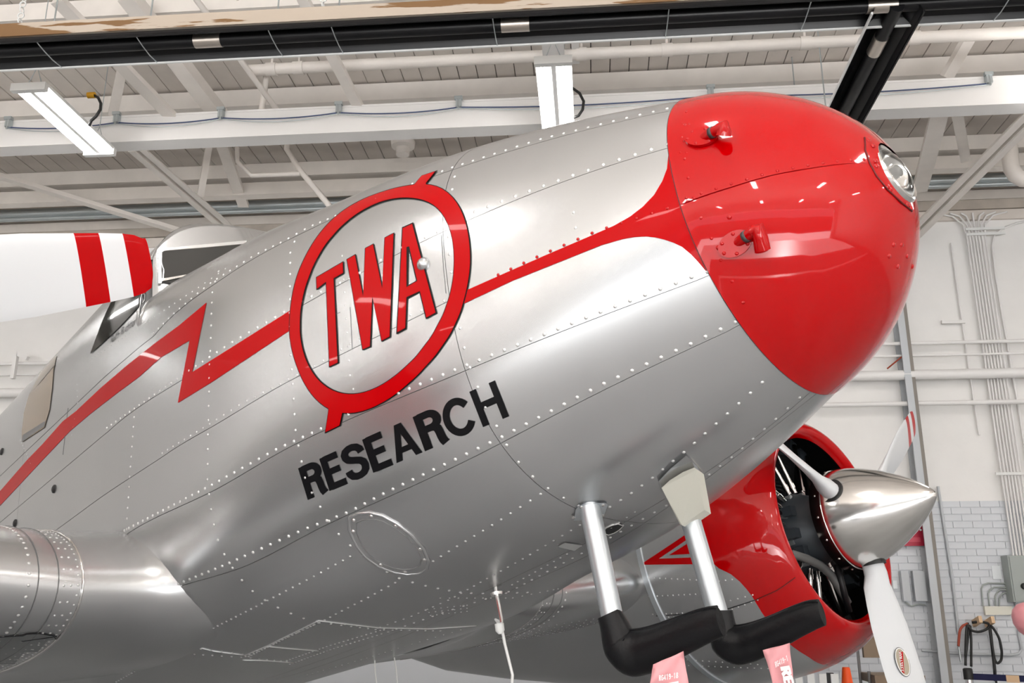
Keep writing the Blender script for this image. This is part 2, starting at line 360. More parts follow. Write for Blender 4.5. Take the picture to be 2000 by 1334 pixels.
# ---- fluorescent fixtures
def fixture(x, y0, label, cord):
    z = 5.70; L = 1.12; root = empty('light_fixture', (x, y0+L/2, z), label, 'light fixture', 'fluorescent fixtures')
    mb = MB(); mb.box((x, y0+L/2, z+.045), (.29, L, .03)); mb.box((x, y0+L/2, z+.02), (.036, L, .05)); put(mb.build('housing', M_enamel), root)
    for yy in (y0-.01, y0+L+.01):
        mb = MB(); mb.box((x, yy, z+.015), (.30, .05, .07)); put(mb.build('end_cap', M_enamel), root)
    for dx in (-.112, -.062, .062, .112):
        mb = MB(); mb.tube([(x+dx, y0+.03, z+.005), (x+dx, y0+L-.03, z+.005)], .016, 12); put(mb.build('fluorescent_tube', M_tubeg, smooth=True, sharp=50), root)
    for yy in (y0+.05, y0+L-.05):
        mb = MB(); mb.tube([(x-.07, yy, z+.06), (x, yy, z+.25), (x+.07, yy, z+.06)], .005, 6); mb.tube([(x, yy, z+.25), (x, yy, CZ)], .004, 6); put(mb.build('hanger', M_galv), root)
    if cord is not None:
        mb = MB(); mb.tube(cord, .013, 8); put(mb.build('power_cord', M_blackr, smooth=True), root)
    return root
fl = at_z((50, 176), 5.7)
o = fixture(-4.57, 6.42, 'four-tube fluorescent fixture hanging at upper left', [at_y(q, 7.0) for q in ((183, 186), (192, 191), (197, 202), (196, 214), (188, 227), (178, 236), (174, 246))])
mb = MB(); q = at_y((178, 186), 7.0); mb.tube([q-X*.03, q+X*.035], .028, 10); put(mb.build('plug', M_yellow), o)
fixture(-.22, 6.40, 'bright four-tube fluorescent fixture above the silver nose', [at_y(q, 7.3) for q in ((1118, 172), (1132, 182), (1140, 198), (1138, 214), (1130, 226), (1120, 230))])
# further fixtures of the same hangar, out of the picture: only their light; the upward-facing ones are added fill to brighten the ceiling
for fx in (-13., -8.9, -4.57, -.22, 4.1, 8.4):
    for fy in (-9., -4.2, .6):
        area_light('hangar_lamp', (fx, fy, 5.7), (0, 0, 0), .28, 1.2, LAMP_W, (1, .98, .955))
        area_light('added_ceiling_fill', (fx, fy, 5.79), (PI, 0, 0), .28, 1.2, FILL_W, (1, .98, .955))
for fx in (-13., -8.9, 4.1, 8.4):
    area_light('hangar_lamp', (fx, 6.98, 5.7), (0, 0, 0), .28, 1.2, LAMP_W, (1, .98, .955)); area_light('added_ceiling_fill', (fx, 6.98, 5.79), (PI, 0, 0), .28, 1.2, FILL_W, (1, .98, .955))

# ---- things on the far wall
def wall_box(name, px0, px1, depth, mtl, label, cat, y=WY-.03):
    a_ = at_y(px0, y); b_ = at_y(px1, y); mb = MB(); mb.box(((a_[0]+b_[0])/2, y-depth/2, (a_[2]+b_[2])/2), (abs(b_[0]-a_[0]), depth, abs(a_[2]-b_[2])))
    return thing_mesh(name, mb, mtl, label, cat)
def vline(px, y, z0, z1): p = at_y(px, y); return [(p[0], y, z0), (p[0], y, z1)]
def zat(py, x=1900, y=WY): return at_y((x, py), y)[2]
# steel column
p = at_y((1806, 980), WY-.1); c = empty('steel_column', (p[0]-.1, WY-.1, 0), 'tall grey steel column standing against the far wall', 'column')
mb = MB(); mb.box((p[0]-.02, WY-.11, 3.1), (.018, .2, 6.2)); put(mb.build('web', M_boxl), c)
mb = MB(); mb.box((p[0]-.055, WY-.21, 3.1), (.075, .018, 6.2)); put(mb.build('flange', M_boxl), c)
mb = MB(); mb.box((p[0]+.01, WY-.19, 3.1), (.04, .03, 6.2)); put(mb.build('angle', mat('worn_brown_steel', (.25, .225, .20), .6), ), c)
mb = MB(); mb.box((p[0]-.03, WY-.02, 3.1), (.12, .018, 6.2)); put(mb.build('flange', M_boxl), c)
# horizontal pipes along the wall
for py_, r, lab in ((669, .022, 'thin white pipe highest on the far wall right of the nose'), (693, .014, 'thinnest white conduit between two wall pipes'), (731, .06, 'thick white pipe along the far wall'), (787, .028, 'white pipe below the thick wall pipe')):
    z = at_y((1850, py_), WY-.16)[2]; pipe('wall_pipe', [(XL+1, WY-.16, z), (XR-1, WY-.16, z)], r, lab, M_beamw)
z = at_y((40, 690), WY-.2)[2]
lb = empty('wall_shelf_bracket', (at_y((34, 700), WY-.2)[0], WY-.2, z), 'white bracket carrying pipes on the far wall at left', 'bracket')
a_ = at_y((32, 692), WY-.25); mb = MB(); mb.bar(a_, a_-Z*.32, .05, .05); mb.bar(a_+np.array([.02, 0, 0]), a_+np.array([.16, 0, -.06]), .05, .05); put(mb.build('arm', M_beamw), lb)
# conduits, vertical bundle of seven
z0 = zat(1088, 1985, WY-.08); zt = zat(425, 1890, WY-.08)
for i in range(7):
    pb = at_y((1908.5+i*6.1, 600), WY-.08)
    mb = MB(); x0 = pb[0]; spread = (i-3)*.02
    mb.tube([(x0, WY-.08, z0), (x0, WY-.08, zt-.25), (x0+spread*.3, WY-.08, zt-.1), (x0+spread*2.2, WY-.08, zt+.02), (x0+spread*5, WY-.085, zt+.06)], .011, 8)
    thing_mesh('conduit', mb, M_beamw, ['leftmost', 'second', 'third', 'middle', 'fifth', 'sixth', 'rightmost'][i]+' conduit of the vertical bundle above the panel', 'conduit', 'conduit bundle on the far wall', smooth=True, sharp=50)
for py_ in (447, 457, 925):
    q = at_y((1920+(py_-447)*.13, py_), WY-.1); mb = MB(); mb.box((q[0]+.02, WY-.105, q[2]), (.46, .02, .03))
    thing_mesh('conduit_strap', mb, M_enamel, {447: 'topmost metal strap across the conduit bundle', 457: 'second metal strap across the conduit bundle', 925: 'lower metal strap across the conduit bundle'}[py_], 'strap')
def wconduit(pts, r, lab, mtl=M_beamw, y=WY-.045):
    pipe('conduit', [at_y(q, y) for q in pts], r, lab, mtl, 'conduit', 8)
wconduit([(1858, 475), (1875, 600), (1893, 720), (1905, 800), (1913, 850)], .012, 'single thin conduit ending left of the bundle')
wconduit([(2020, 428), (1985, 436), (1958, 446), (1942, 460), (1938, 480), (1945, 540), (1955, 600), (1990, 800), (2010, 930)], .013, 'conduit that bends over right of the bundle')
wconduit([(1832, 950), (1846, 1040), (1860, 1130), (1872, 1236)], .016, 'grey conduit right of the steel column', M_boxl)
wconduit([(1984, 1176), (1990, 1240), (1996, 1268), (1990, 1276), (1975, 1279), (1880, 1277), (1800, 1270)], .014, 'grey conduit looping under the electrical panel', M_boxl)
for i, (a0, b0_, c0) in enumerate((((1920, 1184), (1917, 1150), (1930, 1139)), ((1933, 1184), (1930, 1160), (1942, 1147)), ((1945, 1184), (1944, 1165), (1953, 1152)), ((1952, 1184), (1952, 1170), (1962, 1158)))):
    wconduit([a0, b0_, (b0_[0]+3, b0_[1]-7), c0, (1976, c0[1]+1)], .009, ['outermost', 'second', 'third', 'innermost'][i]+' bent conduit between receptacle strip and panel', M_boxg)
pb = empty('electrical_panel', at_y((1990, 1130), WY-.1), 'grey electrical panel box at the right edge', 'panel')
a_ = at_y((1967, 1085), WY-.2); b_ = at_y((2040, 1176), WY-.2)
mb = MB(); mb.box(((a_[0]+b_[0])/2, WY-.115, (a_[2]+b_[2])/2), (b_[0]-a_[0], .17, a_[2]-b_[2])); put(mb.build('box', M_boxg), pb)
mb = MB(); mb.box(((a_[0]+b_[0])/2, WY-.206, (a_[2]+b_[2])/2), (b_[0]-a_[0]-.03, .012, a_[2]-b_[2]-.03)); put(mb.build('door', M_boxg), pb)
mb = MB(); q = at_y((2000, 1145), WY-.215); mb.lathe([(0, .035), (.04, .03)], q, (0, -1, 0), 14); put(mb.build('knob', M_blackr), pb)
wall_box('notice', (1936, 1105), (1957, 1131), .004, M_paper, 'white paper notice taped up left of the electrical panel', 'notice')
o = wall_box('receptacle_strip', (1920, 1184), (1976, 1201), .04, M_cream, 'cream receptacle strip under the four bent conduits', 'outlet strip')
wall_box('wall_outlet', (1742, 1134), (1752, 1150), .02, M_paper, 'small white outlet beside the far propeller blade', 'outlet')
sb = empty('switch_box', at_y((1790, 1145), WY-.03), 'pair of pale grey switch boxes right of the propeller blade', 'switch box')
for px0, px1 in (((1759, 1115), (1780, 1174)), ((1782, 1115), (1812, 1174))):
    a_ = at_y(px0, WY-.1); b_ = at_y(px1, WY-.1); mb = MB(); mb.box(((a_[0]+b_[0])/2, WY-.07, (a_[2]+b_[2])/2), (b_[0]-a_[0], .07, a_[2]-b_[2])); put(mb.build('box', M_boxl), sb)
mb = MB(); mb.tube([at_y(q, WY-.06) for q in ((1768, 1176), (1780, 1184), (1795, 1180), (1808, 1182))], .008, 8); put(mb.build('cable', M_boxg), sb)
rs = empty('wall_sign', at_y((1775, 1045), WY-.05), 'dark red sign on the far wall behind the spinner', 'sign')
a_ = at_y((1726, 1012), WY-.08); b_ = at_y((1806, 1066), WY-.08); mb = MB(); mb.box(((a_[0]+b_[0])/2, WY-.06, (a_[2]+b_[2])/2), (b_[0]-a_[0], .03, a_[2]-b_[2])); put(mb.build('board', M_signr), rs)
q = at_y((1798, 1035), WY-.08); mb = MB(); mb.lathe([(0, .013), (.006, .012)], q, (0, -1, 0), 12); put(mb.build('white_dot', M_paper), rs)
mb = MB(); q = at_y((1780, 1054), WY-.078); mb.box(q, (.2, .006, .05)); put(mb.build('panel', mat('pale_red_panel', (.55, .06, .10), .4)), rs)
# red cable hanging off the column
pipe('red_cable', [at_y(q, WY-.175) for q in ((1733, 720), (1760, 698), (1772, 691), (1777, 690))], .01, 'short red-brown cable slung from the thin wall conduit', M_rust, 'cable', 6)
wall_box('wall_valve', (1838, 627), (1884, 632), .03, M_beamw, 'short horizontal white pipe stub high on the far wall', 'pipe', WY-.05)
# peg rack with hanging harness
pg = empty('peg_rack', at_y((1905, 1215), WY-.05), 'two wooden pegs on the wall holding black cables', 'peg')
for px in ((1902, 1218), (1926, 1219)):
    q = at_y(px, WY-.03); mb = MB(); mb.bar(q, q+np.array([0, -.2, .05]), .035, .07); put(mb.build('peg', M_woodhook), pg)
cb = empty('cable_harness', at_y((1910, 1220), WY-.15), 'coiled black cables hanging from two wooden pegs', 'cable')
def cbl(pts, r=.014, m_=M_blackr, n=5):
    P = np.array([at_y(q, WY-.14-.01*i % .04) for i, q in enumerate(pts)], float); t = np.linspace(0, 1, len(P)); tt = np.linspace(0, 1, len(P)*n)
    Q = np.stack([np.interp(tt, t, P[:, k]) for k in range(3)], 1)
    for _ in range(4): Q[1:-1] = (Q[:-2]+2*Q[1:-1]+Q[2:])/4
    mb = MB(); mb.tube(Q, r, 7); put(mb.build('cable_loop', m_, smooth=True), cb)
cbl([(1890, 1216), (1885, 1300), (1888, 1214), (1896, 1232), (1912, 1235), (1930, 1228), (1933, 1218), (1915, 1214), (1898, 1216)])
cbl([(1930, 1218), (1940, 1226), (1952, 1246), (1957, 1272), (1956, 1290), (1948, 1297), (1942, 1288), (1938, 1262), (1932, 1222)])
cbl([(1933, 1222), (1937, 1258), (1941, 1290), (1943, 1310), (1944, 1330)], .017); cbl([(1934, 1224), (1939, 1270), (1946, 1334)], .012)
cbl([(1893, 1220), (1890, 1250), (1886, 1280), (1886, 1300)], .014); cbl([(1895, 1222), (1897, 1250), (1897, 1275), (1897, 1302)], .013)
cbl([(1890, 1218), (1880, 1222), (1874, 1232), (1872, 1262)], .014, M_rust); cbl([(1872, 1262), (1875, 1280), (1877, 1292)], .012, M_galv)
# ---- things standing on the floor in the background
st = at_z((1889, 1300), 1.0); st_y = 9.3; sx = at_y((1890, 1310), st_y)[0]
s_ = empty('belt_stanchion', (sx, st_y, 0), 'chrome belt post with black top in front of the wall', 'stanchion')
for nme, pr_, m_ in (('base_plate', [(0, .16), (.015, .16), (.03, .05)], M_blackr), ('post', [(.03, .033), (.93, .033)], M_chrome), ('belt_head', [(.93, .042), (1.02, .042), (1.03, .03)], M_blackr)):
    mb = MB(); mb.lathe(pr_, (sx, st_y, 0), (0, 0, 1), 20); put(mb.build(nme, m_, smooth=True, sharp=40), s_)
mb = MB(); mb.bar((sx+.04, st_y, .985-.03), (sx+1.4, st_y-.9, .955), .004, .055); put(mb.build('belt', M_navy), s_)
mb = MB(); mb.bar((sx+.27, st_y-.155, .95), (sx+.36, st_y-.21, .95), .008, .06); put(mb.build('belt_tag', M_woodhook), s_)
cp = at_y((1652, 1303), 8.4); cz = cp[2]
cn = empty('traffic_cone', (cp[0], 8.4, 0), 'orange traffic cone beyond the red engine cowl', 'cone')
mb = MB(); mb.lathe([(.03, .17), (.05, .155), (cz-.01, .032), (cz, .028)], (cp[0], 8.4, 0), (0, 0, 1), 28); put(mb.build('cone_body', M_orange, smooth=True, sharp=40), cn)
mb = MB(); mb.box((cp[0], 8.4, .016), (.42, .42, .03)); put(mb.build('cone_base', M_orange), cn)
# brown chair
cx = at_y((1722, 1290), 9.0)[0]; ch = empty('stool_chair', (cx, 9.0, 0), 'tall brown padded chair behind the white propeller blade', 'chair')
zc_ = at_y((1722, 1240), 9.0)[2]
mb = MB(); mb.box((cx+.05, 9.1, zc_-.03), (.36, .05, .34)); put(mb.build('backrest', M_brown), ch)
mb = MB(); mb.box((cx+.05, 8.9, zc_-.36), (.42, .42, .07)); put(mb.build('seat', M_brown), ch)
for dx in (-.17, .27):
    for dy in (-.1-.08, .12):
        mb = MB(); mb.tube([(cx+dx, 9.0+dy, 0), (cx+dx, 9.0+dy, zc_-.3 if dy < 0 else zc_+.12)], .014, 8); put(mb.build('leg', M_chairm), ch)
for zz in (zc_-.48, zc_-.66):
    mb = MB(); mb.tube([(cx-.17, 8.82, zz), (cx+.27, 8.82, zz)], .01, 8); put(mb.build('rung', M_chairm), ch)
# white crate, black case and blue bin peeping out under the cowl
p = at_y((1580, 1316), 7.7); k = empty('slatted_crate', (p[0], 7.7, 0), 'white slatted crate beyond the far engine', 'crate')
for i in range(6):
    mb = MB(); mb.box((p[0]-.26+i*.09, 7.7, (p[2])/2), (.055, .02, p[2])); put(mb.build('slat', M_enamel), k)
mb = MB(); mb.box((p[0]-.03, 7.75, .45), (.5, .03, .9)); put(mb.build('back_panel', M_boxl), k)
p = at_y((1621, 1314), 9.2); mb = MB(); mb.box((p[0], 9.2, p[2]/2), (.055, .05, p[2])); mb.box((p[0], 9.2, .01), (.2, .2, .02)); thing_mesh('black_post', mb, M_blackr, 'black post between the white crate and orange cone', 'post')
p = at_y((1368, 1330), 8.5); mb = MB(); mb.box((p[0], 8.5, p[2]/2), (.13, .3, p[2])); thing_mesh('blue_bin', mb, M_bluebin, 'blue bin edge under the far engine cowl', 'bin')
# pink balloon at the right edge
p = at_y((2003, 1208), 9.6); k = empty('balloon', (p[0], 9.6, 0), 'pink rounded balloon cut by the right edge under the panel', 'balloon')
mb = MB(); mb.lathe([(-.19, .008), (-.165, .02), (-.12, .075), (-.05, .112), (.02, .12), (.08, .105), (.13, .06), (.15, .0)], p, (0, 0, 1), 24); put(mb.build('balloon_skin', mat('pink_balloon', (.85, .35, .38), .35), smooth=True), k)
mb = MB(); mb.tube([p-Z*.19, (p[0], 9.6, 0)], .003, 5); put(mb.build('string', M_enamel), k)
mb = MB(); mb.lathe([(0, .04), (.03, .04)], (p[0], 9.6, 0), (0, 0, 1), 12); put(mb.build('string_weight', M_pink), k)

# ================================================================== THE AIRPLANE
AX = np.array([[.72421, -.66102, .19681], [.67413, .73861, 0.], [-.14537, .13268, .98044]])   # rows: forward, port, up
for i in range(3):
    for j in range(i): AX[i] -= AX[j]*(AX[i]@AX[j])
    AX[i] /= np.linalg.norm(AX[i])
ORG = np.array([-.26543, 2.85451, .40349+EYE])
ENG = 2.24245                                                       # engine axis, metres off the centre plane
root = empty('airplane', (0, 0, 0), 'silver twin-engine airplane with red nose and red lightning stripe', 'airplane')
root.matrix_world = Matrix(((*AX[:, 0], ORG[0]), (*AX[:, 1], ORG[1]), (*AX[:, 2], ORG[2]), (0, 0, 0, 1)))
O_A = AX@(CAMP-ORG)
def ray_a(px): return ray_w(px)@AX.T
# sections: s, half width, top, bottom, centre height, exponents above / below
ST = np.array([[1.0708, .3702, .6491, -.1343, .2827, 2.5336, 1.8957], [.4676, .562, .8674, -.2881, .2965, 2.7331, 2.5699], [-.1192, .6709, .9709, -.3489, .296, 3.3252, 2.8927],
               [-.5079, .7345, 1.0357, -.3786, .2484, 3.7636, 3.3766], [-1.2999, .7621, 1.1318, -.4, .2504, 3.9, 3.2]])
NP_ = (.33724, .26979, .49541, .57843, .45582, 2.34837, 2.06698, .58994)
S0 = ST[0, 0]; S_TIP = S0+NP_[0]; S_WS = -1.02
def sec(s):
    s = np.asarray(s, float); S = ST[::-1, 0]; V = ST[::-1, 1:]; n = len(S)
    d = (V[1:]-V[:-1])/(S[1:]-S[:-1])[:, None]; mm = np.zeros_like(V); mm[1:-1] = (d[1:]+d[:-1])/2; mm[0] = d[0]*.6; mm[-1] = d[-1]+(d[-1]-d[-2])*.5
    sb = np.clip(s, S[0], S0+.03); k = np.clip(np.searchsorted(S, sb)-1, 0, n-2); h = (S[k+1]-S[k])[..., None]; t = ((sb-S[k])/(S[k+1]-S[k]))[..., None]
    q = (2*t**3-3*t**2+1)*V[k]+(t**3-2*t**2+t)*h*mm[k]+(-2*t**3+3*t**2)*V[k+1]+(t**3-t**2)*h*mm[k+1]
    L, zt_, kw, kt, kb, nt_, nb_, e_ = NP_; w0, a0, b0_, c0, n0, n1 = V[-1]
    u = np.clip((s-S0)/L, 0, .9999); hh = lambda k_: np.maximum((1-u)*(1+k_*u), 1e-9)**e_
    w = w0*hh(kw); zt = zt_+(a0-zt_)*hh(kt); zb = zt_+(b0_-zt_)*hh(kb); zc = c0+(zt_-c0)*u; zc = np.minimum(np.maximum(zc, zb+.02*(zt-zb)), zt-.02*(zt-zb)); bb = np.minimum(u*2, 1)
    qn = np.stack([w, zt, zb, zc, n0+(nt_-n0)*bb, n1+(nb_-n1)*bb], -1)
    q = np.where((s > S0)[..., None], qn, q)
    return q
def cabin(s, q):
    # cabin: higher roof aft of the windshield, then the tail taper
    tt = np.clip((-3.2-s)/4.6, 0, 1)
    qc = q.copy(); qc[..., 1] = 1.338; qc[..., 4] = 5.0
    ta = (1-.80*tt**1.3); zc2 = qc[..., 3]+.35*tt
    qc[..., 1] = zc2+(qc[..., 1]-qc[..., 3])*(1-.72*tt**1.2); qc[..., 2] = zc2+(qc[..., 2]-qc[..., 3])*(1-.72*tt**1.1); qc[..., 3] = zc2; qc[..., 0] *= ta
    return qc
def csec(s):
    s = np.asarray(s, float); q = sec(s); return np.where((s < S_WS)[..., None], cabin(s, q), q)
def rad_q(q, c, sn):
    w, zt, zb, zc, n0, n1 = [q[..., i] for i in range(6)]; hgt = np.where(sn >= 0, zt-zc, zc-zb); n = np.where(sn >= 0, n0, n1)
    return 1/((np.abs(c)/w)**n+(np.abs(sn)/hgt)**n)**(1/n)
def sstep(t): t = np.clip(t, 0, 1); return t*t*(3-2*t)
def radius(s, phi):
    s = np.asarray(s, float); q = sec(s); c = np.cos(phi); sn = np.sin(phi); rn = rad_q(q, c, sn); rc = rad_q(cabin(s, q), c, sn)
    be = sstep((-.45-s)/(-.45-S_WS))*sstep((math.radians(50)-phi)/math.radians(14))
    return np.where(s < S_WS, rc, rn+(rc-rn)*be)
def Fb(P):
    zc = csec(P[..., 0])[..., 3]; dz = P[..., 2]-zc; y = np.abs(P[..., 1]); return np.hypot(y, dz)-radius(P[..., 0], np.arctan2(dz, y))
def Fbody(P): return np.where(P[..., 0] > S_TIP, 1., Fb(P))
def grad(F, P):
    g = np.stack([F(P+h)-F(P-h) for h in np.eye(3)*1.5e-3], -1); return g/(np.linalg.norm(g, axis=-1, keepdims=True)+1e-12)
def hit(px, F=Fbody, off=0., t0=1.0, t1=6.5, N=900):
    d = ray_a(px); T = np.linspace(t0, t1, N); P = O_A+d[:, None, :]*T[None, :, None]; g = F(P)-off
    neg = g < 0; k = np.where(neg.any(1), neg.argmax(1), np.abs(g).argmin(1)); k = np.clip(k, 1, N-1); a_ = T[k-1].copy(); b_ = T[k].copy()
    for _ in range(24):
        m_ = (a_+b_)/2; gm = F(O_A+d*m_[:, None])-off; a_ = np.where(gm > 0, m_, a_); b_ = np.where(gm > 0, b_, m_)
    return O_A+d*((a_+b_)/2)[:, None]
def skin_pt(s, phi, off=0.):
    """point at station s and polar angle phi (from starboard horizontal, + up), starboard side y<0"""
    r = radius(s, phi)+off; zc = csec(s)[..., 3]
    return np.stack([s+0*r, -r*np.cos(phi), zc+r*np.sin(phi)], -1)
def part(mb, name, m_, parent=root, **k):
    o = mb.build(name, m_, parent, **k); return o
def skin_obj(name, P, m_, parent, off_n=True, mirror=False):
    """grid of skin points -> one panel with exact smooth normals"""
    P = np.asarray(P, float); 
    N_ = grad(Fb, P).reshape(-1, 3)
    if mirror: P = P*np.array([1, -1, 1]); N_ = N_*np.array([1, -1, 1])
    a, b_ = P.shape[:2]; V = P.reshape(-1, 3); fs = []
    for i in range(a-1):
        for j in range(b_-1):
            f = (i*b_+j, i*b_+j+1, (i+1)*b_+j+1, (i+1)*b_+j); fs.append(f)
    f = fs[len(fs)//2]; nn = np.cross(V[f[1]]-V[f[0]], V[f[3]]-V[f[0]])
    if nn@N_[f[0]] < 0: fs = [q[::-1] for q in fs]
    me = bpy.data.meshes.new(name); me.from_pydata([tuple(v) for v in V], [], fs); me.materials.append(m_)
    me.polygons.foreach_set('use_smooth', [True]*len(fs)); me.normals_split_custom_set_from_vertices([tuple(n) for n in N_]); me.update()
    o = bpy.data.objects.new(name, me); col.objects.link(o); o.parent = parent; return o

# ---- seams of the skin, traced on the photograph and laid onto the body
SEAM = {
 'S1': [(1303, 217), (1229, 234), (1155, 252), (1051, 278), (970, 304), (874, 335), (604, 448), (550, 478), (496, 504), (460, 527), (415, 555), (381, 582), (339, 618), (300, 656)],
 'S2': [(1305, 289), (1192, 324), (1062, 370), (970, 404), (918, 425), (860, 458), (779, 494), (689, 549), (616, 582), (593, 595), (455, 675), (357, 740), (290, 787), (210, 843)],
 'S2b': [(1336, 404), (1168, 458), (1063, 503), (974, 544), (868, 595), (791, 627), (697, 671), (609, 726), (574, 743), (472, 796), (406, 838), (318, 892)],
 'S3': [(1384, 540), (1350, 551), (1175, 618), (904, 726), (797, 770), (696, 811), (630, 846), (539, 888), (420, 954), (336, 998), (245, 1045)],
 'S4': [(1440, 638), (1350, 682), (1175, 762), (975, 867), (755, 972), (685, 1009), (595, 1044), (437, 1115), (350, 1150), (266, 1189)],
 'S6': [(1588, 761), (1489, 849), (1433, 897), (1370, 946), (1307, 991), (1245, 1027), (1160, 1075), (1090, 1112), (1000, 1160), (880, 1198), (760, 1240)],
}
CURVE = {}
for k_, px in SEAM.items():
    P = hit(px); q = csec(P[:, 0]); ph = np.arctan2(P[:, 2]-q[:, 3], np.abs(P[:, 1])); o_ = np.argsort(P[:, 0]); CURVE[k_] = (P[o_, 0], ph[o_])
def seam_phi(k_, s):
    if k_ == 'top': return np.full_like(np.asarray(s, float), PI/2)
    if k_ == 'bot': return np.full_like(np.asarray(s, float), -PI/2)
    S_, p_ = CURVE[k_]; c_ = np.polyfit(S_, p_, 4 if len(S_) > 8 else 3); return np.polyval(c_, np.clip(s, S_[0], S_[-1]))
fus = part(MB(), 'fuselage', M_skdark)          # replaced below by the under-skin
def loft(ss, phis, off): return np.stack([skin_pt(np.full_like(phis, s), phis, off) for s in ss])
ss = np.concatenate([np.linspace(S0+.01, S_WS+.002, 40)]); phis = np.linspace(-PI/2, PI/2, 61)
ub = MB()
for sgn in (1, -1):
    P = loft(ss, phis, -.004)*np.array([1, sgn, 1]); ub.grid(P)
    P = loft(np.linspace(S_WS-.002, -7.6, 46), phis, -.004)*np.array([1, sgn, 1]); ub.grid(P)
    for s_ in (S_WS-.002, -7.6):
        r_ = loft([s_], phis, -.004)[0]*np.array([1, sgn, 1]); c_ = r_.mean(0)*np.array([1, 0, 1]); ub.add([c_]+list(r_), [(0, i, i+1) for i in range(1, len(r_))])
me_old = fus.data; tmp = ub.build('fuselage_under', M_skdark, None, smooth=True, sharp=40); fus.data = tmp.data; bpy.data.objects.remove(tmp); fus.name = 'fuselage'
rows = ['bot', 'S6', 'S4', 'S3', 'S2b', 'S2', 'S1', 'top']
cols = [(S0-.004, .4676), (.4676, S_WS+1e-5), (S_WS-1e-5, -2.25), (-2.25, -3.4), (-3.4, -7.6)]
G = .0008
for ci, (sa, sb_) in enumerate(cols):
    for ri in range(len(rows)-1):
        n_s = max(6, int(abs(sa-sb_)/.035)) if ci < 4 else 40
        s_l = np.linspace(sa-(0 if ci == 2 else G), sb_+(0 if ci == 1 else G), n_s)
        lo = seam_phi(rows[ri], s_l); hi = seam_phi(rows[ri+1], s_l)
        t = np.linspace(0, 1, max(5, int(np.degrees((hi-lo).max())/2.2)+2))
        ph = lo[:, None]+(hi-lo)[:, None]*t[None, :]
        rr = .55; ph[:, 0] += G/rr if ri else 0; ph[:, -1] -= G/rr if ri < len(rows)-2 else 0
        P = skin_pt(np.repeat(s_l[:, None], ph.shape[1], 1), ph)
        for mir in (False, True): skin_obj('skin_panel', P, M_sk, fus, mirror=mir)

# ---- red nose cap in an upper and a lower half, split along the seam
cap = part(MB(), 'nose_cone', M_red)
u = np.sin(np.linspace(0, 1, 34)*PI/2); sl = S0-.012+(S_TIP-S0-.0015)*u
capseam = hit([(1342, 397), (1431, 367), (1510, 344), (1589, 330), (1641, 323), (1696, 321)]); qq = sec(capseam[:, 0]); cph = np.arctan2(capseam[:, 2]-qq[:, 3], np.abs(capseam[:, 1])); oo = np.argsort(capseam[:, 0])
sp_ = np.interp(sl, capseam[oo, 0], cph[oo])
OFFC = .0045
def capgrid(lo, hi, n): 
    t = np.linspace(0, 1, n); ph = lo[:, None]+(hi-lo)[:, None]*t; P = skin_pt(np.repeat(sl[:, None], n, 1), ph, 0.)
    fade = np.clip((S_TIP-sl)/.03, 0, 1)[:, None, None]; Nn = grad(Fb, P); return P+Nn*OFFC*fade
g1 = .0012/.3
for mir in (False, True):
    skin_obj('cone_shell', capgrid(sp_+g1, np.full_like(sl, PI/2), 26), M_red, cap, mirror=mir)
    skin_obj('cone_shell', capgrid(np.full_like(sl, -PI/2), sp_-g1, 40), M_red, cap, mirror=mir)
# rim of the cap and dark joint behind it
phs = np.linspace(-PI/2, PI/2, 70); mb = MB()
for sg in (1, -1):
    A_ = np.stack([skin_pt(np.full_like(phs, sl[0]), phs, .0045), skin_pt(np.full_like(phs, sl[0]), phs, -.003)])*np.array([1, sg, 1]); mb.grid(A_)
part(mb, 'cone_rim', M_skdark, cap)
ub = MB()
for sg in (1, -1): ub.grid(loft(S0-.01+(S_TIP-S0-.005)*u, phis, -.001)*np.array([1, sg, 1]))
tmp = ub.build('cone_under', M_red, None, smooth=True); cap.data = tmp.data; bpy.data.objects.remove(tmp)

